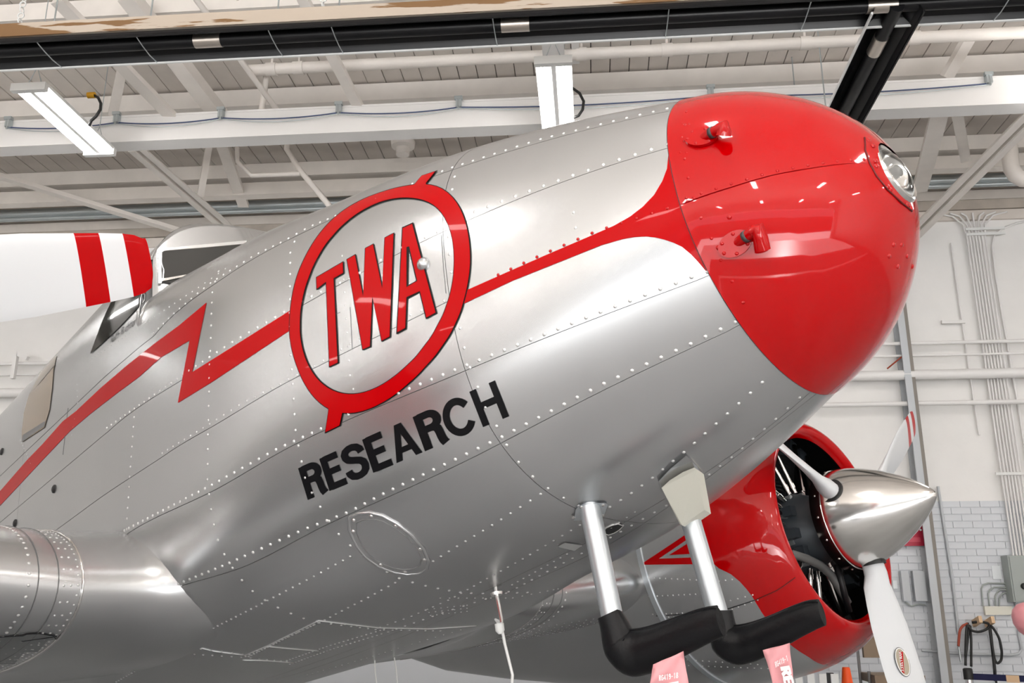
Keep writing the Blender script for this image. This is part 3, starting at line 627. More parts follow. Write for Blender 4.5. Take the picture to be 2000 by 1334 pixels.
# ---- decals: polygons traced on the photograph, laid onto the skin as thin paint films
def inset(poly, d):
    P = np.asarray(poly, float); n = len(P); A_ = .5*sum(P[i][0]*P[(i+1) % n][1]-P[(i+1) % n][0]*P[i][1] for i in range(n)); sg = 1 if A_ > 0 else -1; out = []
    for i in range(n):
        a_, b_, c_ = P[i-1], P[i], P[(i+1) % n]; u1 = (b_-a_)/np.linalg.norm(b_-a_); u2 = (c_-b_)/np.linalg.norm(c_-b_)
        n1 = np.array([-u1[1], u1[0]])*sg; n2 = np.array([-u2[1], u2[0]])*sg; m_ = n1+n2; m_ /= max(1e-6, np.linalg.norm(m_)); out.append(b_+m_*min(d/max(.25, m_@n1), d*3))
    return out
def film(polys, name, m_, parent, off=.0012, F=Fbody, step=16, kind=None, cast=None):
    bm = bmesh.new()
    for poly in polys:
        vs = [bm.verts.new((x_, y_, 0)) for x_, y_ in poly]
        bm.faces.new(vs).normal_update()
    bmesh.ops.triangulate(bm, faces=bm.faces[:])
    xs = [v.co.x for v in bm.verts]; ys = [v.co.y for v in bm.verts]
    for ax_, a_, b_ in ((0, min(xs), max(xs)), (1, min(ys), max(ys))):
        t = math.floor(a_/step)*step+step
        while t < b_:
            no = (1, 0, 0) if ax_ == 0 else (0, 1, 0); co = (t, 0, 0) if ax_ == 0 else (0, t, 0)
            bmesh.ops.bisect_plane(bm, geom=bm.verts[:]+bm.edges[:]+bm.faces[:], plane_co=co, plane_no=no, dist=1e-4); t += step
    bmesh.ops.triangulate(bm, faces=bm.faces[:]); bm.verts.index_update()
    px = np.array([(v.co.x, v.co.y) for v in bm.verts]); P, N_ = cast(px) if cast else (lambda q: (q, grad(F, q)))(hit(px, F)); P = P+N_*off
    fs = [tuple(v.index for v in f.verts) for f in bm.faces]; bm.free()
    fs2 = []
    for f in fs:
        nn = np.cross(P[f[1]]-P[f[0]], P[f[2]]-P[f[0]]); fs2.append(f if nn@N_[f[0]] > 0 else f[::-1])
    me = bpy.data.meshes.new(name); me.from_pydata([tuple(p) for p in P], [], fs2); me.materials.append(m_)
    me.polygons.foreach_set('use_smooth', [True]*len(fs2)); me.normals_split_custom_set_from_vertices([tuple(n) for n in N_]); me.update()
    o = bpy.data.objects.new(name, me); col.objects.link(o); o.parent = parent
    if kind: o['kind'] = kind
    return o
def crop(pts, ox, oy, sc_): return [(ox+x_/sc_, oy+y_/sc_) for x_, y_ in pts]
# red sweep behind the cone, running out into the stripe
sweep = [(1331, 203), (1318, 216), (1310, 237), (1307, 265), (1306, 300), (1303, 330), (1294, 354), (1278, 381), (1255, 405), (1230, 424), (1200, 441), (1168, 455), (1063, 500), (914, 566),
         (907, 593), (1000, 549), (1105, 507), (1175, 479), (1217, 467), (1240, 463), (1262, 462), (1280, 464), (1297, 468), (1315, 474), (1332, 482), (1350, 497), (1364, 512), (1386, 538), (1409, 577), (1428, 606), (1446, 633), (1482, 678), (1521, 714), (1534, 726), (1560, 745), (1586, 761), (1610, 768),
         (1606, 755), (1589, 749), (1560, 731), (1521, 699), (1482, 654), (1446, 608), (1422, 571), (1400, 531), (1389, 510), (1371, 465), (1354, 428), (1344, 397), (1335, 373), (1325, 323), (1321, 286), (1327, 225), (1340, 200)]
film([sweep], 'red_sweep', M_redd, fus, .0014)
tailst = [(404, 591), (350, 636), (300, 673), (247, 715), (197, 758), (148, 804), (123, 823), (84, 867), (53, 899), (0, 960), (-60, 1028), (-60, 1058), (0, 988), (85, 897), (137, 842), (176, 809), (229, 768), (271, 737), (315, 698), (371, 665)]
film([tailst], 'red_stripe', M_redd, fus, .0014)
film([[(404, 591), (371, 665), (348, 787), (376, 727)]], 'red_stripe', M_redd, fus, .00141)
film([[(376, 727), (348, 787), (413, 747), (567, 645), (568, 606), (470, 668)]], 'red_stripe', M_redd, fus, .00139)
E0 = (540, 320, 2.471)
ro = [(64, 830), (66, 740), (75, 650), (92, 570), (130, 470), (170, 395), (225, 318), (290, 252), (345, 212), (400, 181), (500, 141), (600, 113), (665, 101), (725, 96), (780, 105), (830, 133), (880, 190), (915, 270), (932, 350), (940, 440), (933, 550), (912, 650), (870, 770), (805, 880), (725, 978), (640, 1062), (540, 1140), (450, 1187), (385, 1206), (320, 1210), (250, 1188), (190, 1140), (140, 1070), (100, 980), (76, 900)]
ri_ = [(122, 830), (122, 760), (135, 650), (165, 550), (210, 450), (280, 350), (350, 280), (430, 225), (520, 185), (600, 170), (670, 172), (730, 185), (780, 217), (815, 265), (840, 330), (855, 420), (855, 500), (845, 590), (820, 680), (775, 780), (710, 880), (630, 970), (560, 1030), (480, 1080), (400, 1107), (330, 1108), (270, 1090), (210, 1045), (165, 980), (135, 900)]
def polar(pts, c, n=120):
    P = np.array(pts, float)-c; a_ = np.arctan2(P[:, 1], P[:, 0]); r_ = np.hypot(P[:, 0], P[:, 1]); o_ = np.argsort(a_); a_, r_ = a_[o_], r_[o_]
    t = np.linspace(-PI, PI, n, endpoint=False); r2 = np.interp(t, np.concatenate([a_-2*PI, a_, a_+2*PI]), np.tile(r_, 3))
    for _ in range(3): r2 = (np.roll(r2, 1)+2*r2+np.roll(r2, -1))/4
    return np.stack([c[0]+r2*np.cos(t), c[1]+r2*np.sin(t)], 1), t
cE = np.array([500., 650.]); RO, _ = polar(ro, cE); RI, tE = polar(ri_, cE)
def ringfilm(ro_, ri2, name, m_, off): 
    n = len(ro_); film([[tuple(ro_[i]), tuple(ro_[(i+1) % n]), tuple(ri2[(i+1) % n]), tuple(ri2[i])] for i in range(n)], name, m_, emb, off, step=400)
def radial(P, d): v = P-cE; return P+v/np.linalg.norm(v, axis=1, keepdims=True)*d
emb = film([crop([(400, 600), (402, 600), (401, 602)], *E0)], 'emblem', M_redd, root, .0005)
ringfilm(np.array(crop(RO, *E0)), np.array(crop(RI, *E0)), 'ring_outline', M_ink, .0022)
ringfilm(np.array(crop(radial(RO, -4.5), *E0)), np.array(crop(radial(RI, 4.5), *E0)), 'emblem_ring', M_redd, .0030)
for sp2 in ([(655, 118), (664, 103), (702, 58), (780, 33), (728, 98), (735, 115)], [(250, 1170), (252, 1190), (235, 1302), (312, 1265), (325, 1205), (330, 1190)]):
    film([crop(sp2, *E0)], 'spur_outline', M_ink, emb, .0018); film([inset(crop(sp2, *E0), 1.7)], 'emblem_spur', M_redd, emb, .0034)
LT = {'T': [(193, 548), (327, 470), (329, 530), (283, 556), (303, 962), (256, 985), (240, 578), (195, 612)],
      'W': [(340, 462), (385, 436), (421, 632), (429, 408), (472, 385), (513, 592), (523, 357), (572, 332), (553, 837), (509, 860), (467, 652), (458, 884), (417, 902)],
      'A': [(608, 308), (662, 284), (777, 722), (723, 751), (692, 622), (635, 652), (629, 798), (580, 824), (600, 440), (636, 588), (676, 565), (640, 413), (602, 400)]}
for k_, pl in LT.items():
    pz_ = crop(pl, *E0)
    if k_ == 'A':
        parts = [[pl[0], pl[1], (640, 413), (636, 588), pl[5], pl[6], pl[7]], [pl[1], pl[2], pl[3], pl[4], (676, 565), (640, 413)], [(636, 588), (676, 565), pl[4], pl[5]]]
        film([crop(q_, *E0) for q_ in parts], 'letter_outline', M_ink, emb, .0022)
        C_ = np.array([660., 540.])
        red = [[(613, 313), (658, 293), (771, 719), (727, 743), (696, 615), (630, 648), (625, 793), (586, 814)]]
        rp_ = [[(613, 313), (658, 293), (644, 400), (631, 404), (631, 597), (631, 645), (625, 793), (586, 814)], [(658, 293), (771, 719), (727, 743), (696, 615), (683, 567), (644, 400)], [(631, 597), (683, 567), (696, 615), (631, 645)]]
        film([crop(q_, *E0) for q_ in rp_], 'letter', M_redd, emb, .0030)
    else:
        film([pz_], 'letter_outline', M_ink, emb, .0022); film([inset(pz_, 1.6)], 'letter', M_redd, emb, .0030)
# ---- black lettering RESEARCH from strokes, mapped onto the slanted word box
def strokes_to_quads(path, w):
    P = np.array(path, float); T = np.gradient(P, axis=0); out = []
    d = np.diff(P, axis=0); d /= np.linalg.norm(d, axis=1, keepdims=True)
    N_ = []
    for i in range(len(P)):
        if i == 0: n_ = np.array([-d[0][1], d[0][0]])
        elif i == len(P)-1: n_ = np.array([-d[-1][1], d[-1][0]])
        else:
            a_ = np.array([-d[i-1][1], d[i-1][0]]); b_ = np.array([-d[i][1], d[i][0]]); n_ = a_+b_; n_ /= np.linalg.norm(n_); n_ /= max(.5, n_@a_)
        N_.append(n_*w/2)
    for i in range(len(P)-1): out.append([tuple(P[i]+N_[i]), tuple(P[i+1]+N_[i+1]), tuple(P[i+1]-N_[i+1]), tuple(P[i]-N_[i])])
    return out
def arcp(cx_, cy_, rx, ry, a0, a1, n=14): return [(cx_+rx*math.cos(math.radians(t)), cy_+ry*math.sin(math.radians(t))) for t in np.linspace(a0, a1, n)]
SW = 19.5
def glyph(c_):
    st_ = lambda x_: strokes_to_quads([(x_, 0), (x_, 100)], SW)
    if c_ == 'R': return 59, st_(8.5)+strokes_to_quads([(8.5, 91.5), (30, 91.5)]+arcp(31, 72.7, 18.5, 18.8, 84, -84, 12)+[(30, 54), (8.5, 54)], SW)+strokes_to_quads([(29, 54), (38, 52), (43.5, 45), (45, 34), (45.5, 22), (47, 10), (51, 0)], SW)
    if c_ == 'E': return 53, st_(8.5)+strokes_to_quads([(8, 91.5), (50, 91.5)], SW)+strokes_to_quads([(8, 52), (47, 52)], SW-1)+strokes_to_quads([(8, 8.5), (53, 8.5)], SW)
    if c_ == 'S': return 65, strokes_to_quads([(56, 70), (54, 80), (47, 88), (36, 92), (25, 91.5), (15, 87), (10.5, 79), (11, 70), (16, 62), (25, 57), (36, 53), (46, 48.5), (53.5, 41), (55.5, 31), (53, 20), (46, 12), (36, 8.5), (26, 8.5), (16, 12.5), (10, 21), (8.5, 31)], SW)
    if c_ == 'A': return 78, [[(0, 0), (18.5, 0), (38, 72), (38, 100), (27.5, 100)], [(59, 0), (78, 0), (49, 100), (38, 100), (38, 72)], [(20, 20), (56, 20), (52, 36), (24, 36)]]
    if c_ == 'C': return 86, strokes_to_quads(arcp(43, 50, 34.5, 42, 32, 328, 26), SW)
    if c_ == 'H': return 77, st_(8.5)+st_(68.5)+strokes_to_quads([(8, 53), (69, 53)], SW-1)
spans = [('R', 0, .100), ('E', .108, .196), ('S', .204, .318), ('E', .327, .423), ('A', .4407, .569), ('R', .585, .7055), ('C', .712, .856), ('H', .874, 1.)]
def wordmap(t, v): 
    b_ = np.array((148+1779*t, 1118-740*t)); c_ = np.array((62+1738*t, 838-778*t)); p_ = b_+(c_-b_)*v; return (570+p_[0]/4.545, 730+p_[1]/4.545)
word = None
for c_, ta, tb in spans:
    w_, polys = glyph(c_)
    pp = [[wordmap(ta+(tb-ta)*x_/w_, y_/100) for x_, y_ in pl] for pl in polys]
    o = film(pp, 'black_letter', M_ink, fus, .0014, step=24)
# small script under the cockpit window (thin hand-lettering)
def scribble(s_, p0_, p1_, h_, mm_, parent, F=Fbody, off=.0015, w=18):
    GL = {'R': [[(0, 0), (0, 100)], [(0, 100), (35, 95), (40, 75), (30, 58), (0, 52)], [(20, 52), (45, 0)]], 'u': [[(0, 60), (0, 15), (15, 0), (35, 8), (40, 60)], [(40, 60), (42, 0)]], 't': [[(15, 95), (15, 10), (30, 0)], [(0, 62), (32, 62)]], 'h': [[(0, 0), (0, 100)], [(0, 45), (20, 62), (38, 50), (40, 0)]],
          'i': [[(8, 60), (8, 0)], [(8, 80), (8, 90)]], 'c': [[(38, 52), (20, 62), (2, 45), (2, 18), (18, 0), (38, 8)]], 'e': [[(2, 32), (40, 34), (34, 58), (15, 60), (1, 40), (4, 12), (20, 0), (40, 10)]], 'r': [[(0, 60), (0, 0)], [(0, 40), (15, 60), (32, 58)]]}
    u_ = 0; pos = []
    for c_ in s_: pos.append(u_); u_ += 55 if c_ != ' ' else 45
    pp = []; p0_ = np.array(p0_, float); p1_ = np.array(p1_, float); h_ = np.array(h_, float)
    for c_, q in zip(s_, pos):
        for pth in GL.get(c_, []):
            for qd in strokes_to_quads(pth, w): pp.append([tuple(p0_+(p1_-p0_)*(q+x_)/u_+h_*y_/100) for x_, y_ in qd])
    return film(pp, 'small_lettering', mm_, parent, off, F, step=60)
scribble('Ruth Richter', (216, 671), (266, 632), (2, -15), M_ink, fus, w=9)

# ---- rivets: small domes along traced rows
RIV = MB(); RIVR = MB()
def dome(mb, P, N_, r):
    t = np.array([0, 0, 1.]) if abs(N_[2]) < .9 else np.array([1., 0, 0]); a_ = np.cross(N_, t); a_ /= np.linalg.norm(a_); b_ = np.cross(N_, a_); vs = []
    for k, (rr, hh) in enumerate(((1, 0), (.72, .42))):
        for j in range(7): th = 2*PI*j/7; vs.append(P+r*rr*(math.cos(th)*a_+math.sin(th)*b_)+N_*r*hh)
    vs.append(P+N_*r*.55); fs = [(j, (j+1) % 7, 7+(j+1) % 7, 7+j) for j in range(7)]+[(7+j, 7+(j+1) % 7, 14) for j in range(7)]; mb.add(vs, fs)
def rivet_row(px, pitch, r, mb=None, F=Fbody, off=0., lift=0., shift=(0, 0)):
    px = np.array(px, float)+np.array(shift); L_ = np.concatenate([[0], np.cumsum(np.linalg.norm(np.diff(px, axis=0), axis=1))]); n = max(2, int(L_[-1]/4)); t = np.linspace(0, L_[-1], n)
    P = hit(np.stack([np.interp(t, L_, px[:, 0]), np.interp(t, L_, px[:, 1])], 1), F); D = np.concatenate([[0], np.cumsum(np.linalg.norm(np.diff(P, axis=0), axis=1))])
    ok = np.concatenate([[True], np.diff(D) < .2]); n2 = max(2, int(D[-1]/pitch)+1); tt = np.linspace(0, D[-1], n2)
    Q = np.stack([np.interp(tt, D, P[:, i]) for i in range(3)], 1); N_ = grad(F, Q)
    Q = Q-N_*F(Q)[:, None]
    for p_, n_ in zip(Q, N_): dome(mb if mb is not None else RIV, p_+n_*lift, n_, r)
RP = .036
for k_, sh, pt in (('S1', (0, -5), .034), ('S2', (-1, -7), .040), ('S3', (-2, -9), .036), ('S4', (-3, -9), .036)): rivet_row(SEAM[k_], pt, .005 if k_ != 'S1' else .0042, shift=sh)
rivet_row([q for q in SEAM['S2b'] if q[0] < 900], .036, .0036, shift=(-1, -7))
rivet_row([q for q in SEAM['S2b'] if q[0] > 900], .036, .004, RIVR, shift=(-1, -7), lift=.0012)
rivet_row(SEAM['S6'], .04, .0042, shift=(-2, -6))
S5 = [(1489, 747), (1411, 817), (1340, 880), (1271, 936), (1222, 971), (1170, 1003)]
rivet_row(S5, .036, .0046); rivet_row([(1056, 965), (958, 1028), (888, 1070), (846, 1096)], .034, .004)
rivet_row([(772, 1138), (713, 1170), (662, 1196), (634, 1211), (560, 1245), (480, 1282)], .03, .0038)
rivet_row([(684, 1087), (611, 1127), (553, 1157), (486, 1192), (416, 1227), (367, 1252), (227, 1332)], .03, .0036)
rivet_row([(1170, 1003), (1100, 1045), (1020, 1092), (960, 1125), (880, 1170), (800, 1205), (742, 1225)], .034, .0036)
rivet_row([(1240, 1000), (1180, 1040), (1090, 1092), (1000, 1142)], .03, .0032)
# frames
FR = {'A': [(878, 345), (867, 400), (865, 431), (866, 481), (875, 570), (890, 650), (902, 705), (918, 743), (935, 790), (963, 838), (985, 880), (1010, 912), (1040, 940), (1076, 965), (1120, 988)],
      'B': [(575, 472), (567, 490), (566, 552), (566, 620), (568, 700), (572, 759), (577, 843), (586, 888), (595, 930), (612, 968), (633, 1003), (656, 1038), (684, 1066), (767, 1125), (803, 1137), (839, 1146), (874, 1153), (910, 1158), (958, 1159), (1030, 1157)],
      'C': [(427, 530), (415, 565), (413, 609), (411, 671), (408, 769), (406, 843), (405, 937), (409, 975), (415, 1014), (424, 1051), (441, 1089), (464, 1124), (488, 1150), (504, 1164), (537, 1184), (570, 1199), (605, 1212), (738, 1226)],
      'D': [(262, 815), (259, 857), (257, 884), (252, 951), (248, 1014), (247, 1073), (248, 1129), (257, 1164), (278, 1201), (301, 1227), (327, 1245), (353, 1256), (395, 1268), (474, 1278)]}
for k_, px in FR.items(): rivet_row(px, {'A': .05, 'B': .045, 'C': .045, 'D': .035}[k_], .0044, shift=(10, 0) if k_ == 'A' else (0, 0))
rivet_row([(668, 500), (684, 740), (690, 760)], .04, .0032); rivet_row([(1120, 415), (1124, 445)], .028, .004)
rivet_row([(150, 740), (152, 790), (140, 850)], .03, .003); rivet_row([(180, 700), (300, 620), (390, 560), (440, 525)], .034, .003)
rivet_row([(40, 860), (60, 905)], .03, .003)
for yy in (0, 12): rivet_row([(1335+yy, 245), (1330+yy, 300)], .03, .003, RIVR, lift=.0045)
ring = [(1331, 213), (1318, 250), (1313, 288), (1317, 327), (1328, 377), (1337, 401), (1347, 432), (1364, 469), (1382, 519), (1395, 541), (1417, 581), (1441, 618), (1477, 664), (1516, 709), (1556, 741), (1586, 757)]
rivet_row(ring, .026, .0042, RIVR, lift=.0012)
rivet_row([(1342, 222), (1336, 288), (1340, 327), (1352, 377), (1372, 432), (1392, 469), (1409, 510), (1428, 545), (1452, 590)], .05, .004, RIVR, lift=.0045)
rivet_row([(1342, 388), (1431, 360), (1510, 337), (1589, 323), (1641, 316), (1685, 314)], .032, .004, RIVR, lift=.0045)
for px in ((1742, 478), (1733, 500), (1757, 478), (1768, 500), (1778, 520), (1750, 520), (1425, 425), (1404, 484), (1412, 490)): 
    P = hit([px]); N_ = grad(Fbody, P); dome(RIVR, P[0]+N_[0]*.0045, N_[0], .006)
o = part(RIVR, 'red_rivets', M_red, cap, smooth=True); tag(o, kind='stuff')

# ---- cockpit: V windshield, roof lip, windows
cab = MB(); ny = 81; ys = np.linspace(-.715, .715, ny); f_ = np.clip(1-np.abs(ys)/.69, 0, 1)
def cabz(y_): q = cabin(np.array(S_WS-.01), sec(np.array(S_WS-.01))); return q[3]+(q[1]-q[3])*np.maximum(0, 1-(np.abs(y_)/q[0])**q[4])**(1/q[4])
def deckz(s_, y_): q = sec(np.asarray(s_)); return q[..., 3]+(q[..., 1]-q[..., 3])*np.maximum(0, 1-(np.abs(y_)/q[..., 0])**q[..., 4])**(1/q[..., 4])
top = np.stack([S_WS+.02+.15*f_, ys, cabz(ys)-.006-.075*np.sqrt(f_)], 1); sb2 = S_WS+.03+.40*f_; bot = np.stack([sb2, ys, deckz(np.maximum(sb2, S_WS+.001), ys)-.03], 1)
back = np.stack([np.full(ny, S_WS-.004), ys, cabz(ys)+.0015], 1); mid = np.stack([S_WS+.0+.09*f_, ys, cabz(ys)+.001-.03*np.sqrt(f_)], 1)
cab.grid(np.stack([back, mid, top, bot]))
windscreen = part(cab, 'windshield_frame', M_sk, smooth=True, sharp=28)
from mathutils.bvhtree import BVHTree
bvh = BVHTree.FromPolygons([Vector(v) for v in cab.v], cab.f)
def cast_cab(px, bvh=bvh):
    P = []; N_ = []
    for d in ray_a(px):
        loc, nrm, _, _ = bvh.ray_cast(Vector(O_A), Vector(d)); 
        if loc is None: loc, nrm, _, _ = bvh.find_nearest(Vector(O_A+d*3.2))
        nrm = np.array(nrm); P.append(np.array(loc)); N_.append(nrm if nrm@d < 0 else -nrm)
    return np.array(P), np.array(N_)
def plane_hit(px, p0_, n_): d = ray_a(px); t = ((p0_-O_A)@n_)/(d@n_); return O_A+d*t[:, None]
film([[(314, 497), (322, 492), (395, 487), (478, 480), (500, 500), (430, 545), (360, 560), (315, 552)]], 'windshield_pane', M_glass, windscreen, .008, cast=cast_cab, step=12)
film([[(309, 489), (398, 481), (482, 474), (480, 480), (396, 487), (320, 492), (314, 497), (315, 556), (309, 556)]], 'pane_gasket', M_rivet, windscreen, .011, cast=cast_cab, step=12)
film([[(314, 548), (314, 553), (375, 541), (375, 538)]], 'pane_sill', M_pol, windscreen, .012, cast=cast_cab, step=12)
film([[(286, 536), (284, 588), (268, 604), (232, 642), (200, 672), (177, 692), (186, 668), (200, 630), (226, 572), (255, 545)]], 'side_window', M_glass, fus, .003)
film([[(112, 694), (106, 722), (103, 760), (98, 800), (88, 835), (44, 864), (44, 842), (48, 806), (58, 770), (80, 730)]], 'cabin_window', M_tan_glass, fus, .003)
film([[(110, 712), (72, 757), (80, 745), (104, 716)]], 'window_shade', M_glass, fus, .0035)
film([[(44, 864), (88, 832), (90, 822), (46, 850)]], 'window_sill', M_skdark, fus, .0036)
mb = MB(); P = projz = np.array([-1.35, .0, 1.43]); mb.lathe([(-.02, .12), (.05, .11), (.075, .07), (.085, .01)], (-1.3, -.1, 1.375), (0, 0, 1), 24); part(mb, 'loop_antenna_housing', M_blackr, smooth=True, sharp=50)

# ---- landing light in the tip of the nose
tipz = NP_[1]; la = np.array([.985, 0, .10]); la /= np.linalg.norm(la)
light_c = np.array([S_TIP-.034, 0, tipz])
lt = part(MB(), 'landing_light', M_red)
mb = MB(); mb.lathe([(-.02, .080), (.016, .0785), (.024, .0755), (.026, .071), (.022, .067), (.0, .066)], light_c, la, 56, caps=False); tmp = mb.build('t', M_pol, None, smooth=True, sharp=30); lt.data = tmp.data; bpy.data.objects.remove(tmp)
mb = MB(); mb.lathe([(-.03, .001), (-.027, .02), (-.012, .045), (.018, .066)], light_c, la, 40, caps=False); part(mb, 'reflector', M_refl, lt, smooth=True)
mb = MB(); mb.lathe([(.020, .068), (.027, .060), (.036, .042), (.041, .02), (.0425, .0005)], light_c, la, 48, caps=False); mb.lathe([(.0400, .0005), (.0385, .02), (.0335, .042), (.0245, .06), (.018, .067)], light_c, la, 48, caps=False); part(mb, 'lens', M_lens, lt, smooth=True)
mb = MB(); mb.lathe([(-.025, .008), (-.005, .010), (.004, .003)], light_c, la, 12); part(mb, 'bulb', M_enamel, lt, smooth=True)
# plate round the light: a thin collar following the nose
pl_px = [(1686, 272), (1687, 296), (1696, 322), (1709, 346), (1730, 372), (1756, 396), (1777, 413)]
mbp = MB(); Pp = hit(pl_px); Np = grad(Fbody, Pp); mbp.tube(Pp+Np*.005, .0022, 6); part(mbp, 'light_plate_seam', mat('seam_dark_red', (.12, .0, .0), .5), cap, smooth=True)
for px in ((1694, 276), (1703, 287), (1708, 316), (1710, 326), (1731, 366), (1736, 372), (1768, 401), (1776, 407)):
    P = hit([px]); N_ = grad(Fbody, P); mb = MB(); dome(mb, P[0]+N_[0]*.004, N_[0], .0062); part(mb, 'plate_screw', M_red, cap, smooth=True)

# ---- two air scoops on the cone
def scoop(base_px, tip_px, end_px, plate):
    B_ = hit([base_px])[0]; Nb_ = grad(Fbody, B_[None])[0]; T_ = hit([tip_px], off=.045)[0]; E_ = hit([end_px], off=.035)[0]
    r = part(MB(), 'air_scoop', M_red); mb = MB(); mb.tube([B_-Nb_*.01, B_+(T_-B_)*.5, T_], [.011, .012, .013], 12); tmp = mb.build('t', M_red, None, smooth=True, sharp=50); r.data = tmp.data; bpy.data.objects.remove(tmp)
    mb = MB(); a_ = B_+(T_-B_)*.55; mb.tube([a_, a_+(T_-B_)*.13], .0135, 12); part(mb, 'band', mat('dark_clip', (.05, .05, .05), .5), r, smooth=True)
    d_ = (T_-B_)/np.linalg.norm(T_-B_); mb = MB(); mb.tube([T_-d_*.008, T_+d_*.006, (T_+E_)/2+d_*.004, E_], [.014, .0155, .016, .017], 12); part(mb, 'scoop_mouth', M_red, r, smooth=True, sharp=60)
    if plate:
        a2 = np.cross(Nb_, d_); a2 /= np.linalg.norm(a2); d2 = np.cross(a2, Nb_); pts = [B_+d_*.012+Nb_*.0055+d2*.038*math.cos(t)+a2*.027*math.sin(t) for t in np.linspace(0, 2*PI, 25)[:-1]]
        pts = [p_-Nb_*0 for p_ in pts]; mb = MB(); mb.poly([p_-Nb_*.006 for p_ in pts], .0075, Nb_); part(mb, 'base_plate', M_red, r)
        for t in np.linspace(.3, 2*PI+.3, 7)[:-1]:
            mb = MB(); dome(mb, B_+d_*.012+Nb_*.007+d2*.031*math.cos(t)+a2*.021*math.sin(t), Nb_, .0045); part(mb, 'screw', M_red, r, smooth=True)
scoop((1362, 273), (1410, 250), (1413, 265), True)
scoop((1428, 482), (1476, 449), (1490, 488), True)

# ---- belly and side details
def on(px, off=0.): P = hit([px], off=off)[0]; return P, grad(Fbody, hit([px]))[0]
ov = [(684, 1010), (700, 1003), (722, 1001), (748, 1007), (775, 1022), (805, 1045), (828, 1072), (837, 1095), (834, 1110), (818, 1119), (795, 1121), (770, 1117), (742, 1106), (715, 1088), (695, 1062), (683, 1034)]
P = hit(ov); N_ = grad(Fbody, P); hatch = part(MB(), 'inspection_hatch', M_sk)
mb = MB(); Pc = np.concatenate([P, P[:2]])+np.concatenate([N_, N_[:2]])*.001; mb.tube(Pc, .005, 8, caps=False); tmp = mb.build('t', M_sk, None, smooth=True); hatch.data = tmp.data; bpy.data.objects.remove(tmp)
film([ov], 'hatch_plate', M_sk, hatch, .003)
cov = np.mean(ov, 0); mb2 = MB()
for i in (0, 2, 4, 6, 7, 10, 12, 15):
    px = cov+(np.array(ov[i])-cov)*.90; p_, n_ = on(tuple(px)); mb2 = MB(); dome(mb2, p_+n_*.003, n_, .0062); part(mb2, 'screw', M_pol, hatch, smooth=True)
inner = [tuple(cov+(np.array(q)-cov)*.82) for q in ov]; P = hit(inner); N_ = grad(Fbody, P); mb = MB(); mb.tube(np.concatenate([P, P[:2]])+np.concatenate([N_, N_[:2]])*.003, .0016, 6, caps=False); part(mb, 'hatch_groove', M_skdark, hatch, smooth=True)
def seamline(px, r=.0013, m_=None, lift=.0006, F=Fbody, parent=None, name='skin_seam'):
    px = np.array(px, float); L_ = np.concatenate([[0], np.cumsum(np.linalg.norm(np.diff(px, axis=0), axis=1))]); t = np.linspace(0, L_[-1], max(3, int(L_[-1]/10)))
    P = hit(np.stack([np.interp(t, L_, px[:, 0]), np.interp(t, L_, px[:, 1])], 1), F); N_ = grad(F, P); mb = MB(); mb.tube(P+N_*lift, r, 6); return part(mb, name, m_ or M_rivet, parent or fus, smooth=True)
for px in ([(622, 1212), (740, 1226), (840, 1228), (930, 1222)], [(622, 1212), (520, 1262), (478, 1280)], [(353, 1256), (420, 1272), (476, 1279)], [(520, 1262), (560, 1266), (622, 1271)], [(474, 1289), (520, 1290), (572, 1294)]): seamline(px, .0017)
for px in ([(862, 458), (866, 520), (871, 573)], [(639, 622), (664, 610)], [(684, 600), (688, 682)], [(133, 797), (128, 840), (123, 888)]): seamline(px, .0008, M_skdark)
rivet_row([(380, 1278), (478, 1284), (560, 1292)], .03, .0038); rivet_row([(624, 1216), (740, 1230), (860, 1232)], .035, .004)
rivet_row([(486, 1282), (560, 1245), (622, 1216)], .022, .0042); rivet_row([(560, 1290), (640, 1262), (740, 1232), (750, 1228)], .02, .0036); rivet_row([(566, 1297), (650, 1267), (745, 1238)], .02, .0036)
rivet_row([(600, 1318), (700, 1290), (790, 1262), (900, 1230)], .035, .003); rivet_row([(860, 1168), (1000, 1168), (1090, 1150)], .03, .003)
for k in range(3): rivet_row([(835+k*3, 1190+k*6), (912, 1182+k*6)], .02, .0026)
film([[(1088, 1066), (1103, 1058), (1137, 1063), (1122, 1074)]], 'small_plate', M_rivet, fus, .003)
film([[(1176, 1040), (1184, 1030), (1200, 1023), (1214, 1022), (1218, 1027), (1206, 1037), (1190, 1045)]], 'drain_opening', M_engblk, fus, .0012)
seamline([(1176, 1040), (1184, 1030), (1200, 1023), (1214, 1022), (1218, 1027), (1206, 1037), (1190, 1045), (1176, 1040)], .002)
p_, n_ = on((827, 516)); bl = MB(); bl.lathe([(-.01, .020), (.006, .018), (.014, .010), (.017, .002)], p_, n_, 16); part(bl, 'side_blister', M_sk, fus, smooth=True)
for px in ((106, 955), (30, 1022), (4, 882)):
    p_, n_ = on(px); mb = MB(); mb.lathe([(-.006, .018), (.004, .017), (.008, .010)], p_, n_, 14); part(mb, 'static_vent', M_engblk, fus, smooth=True)
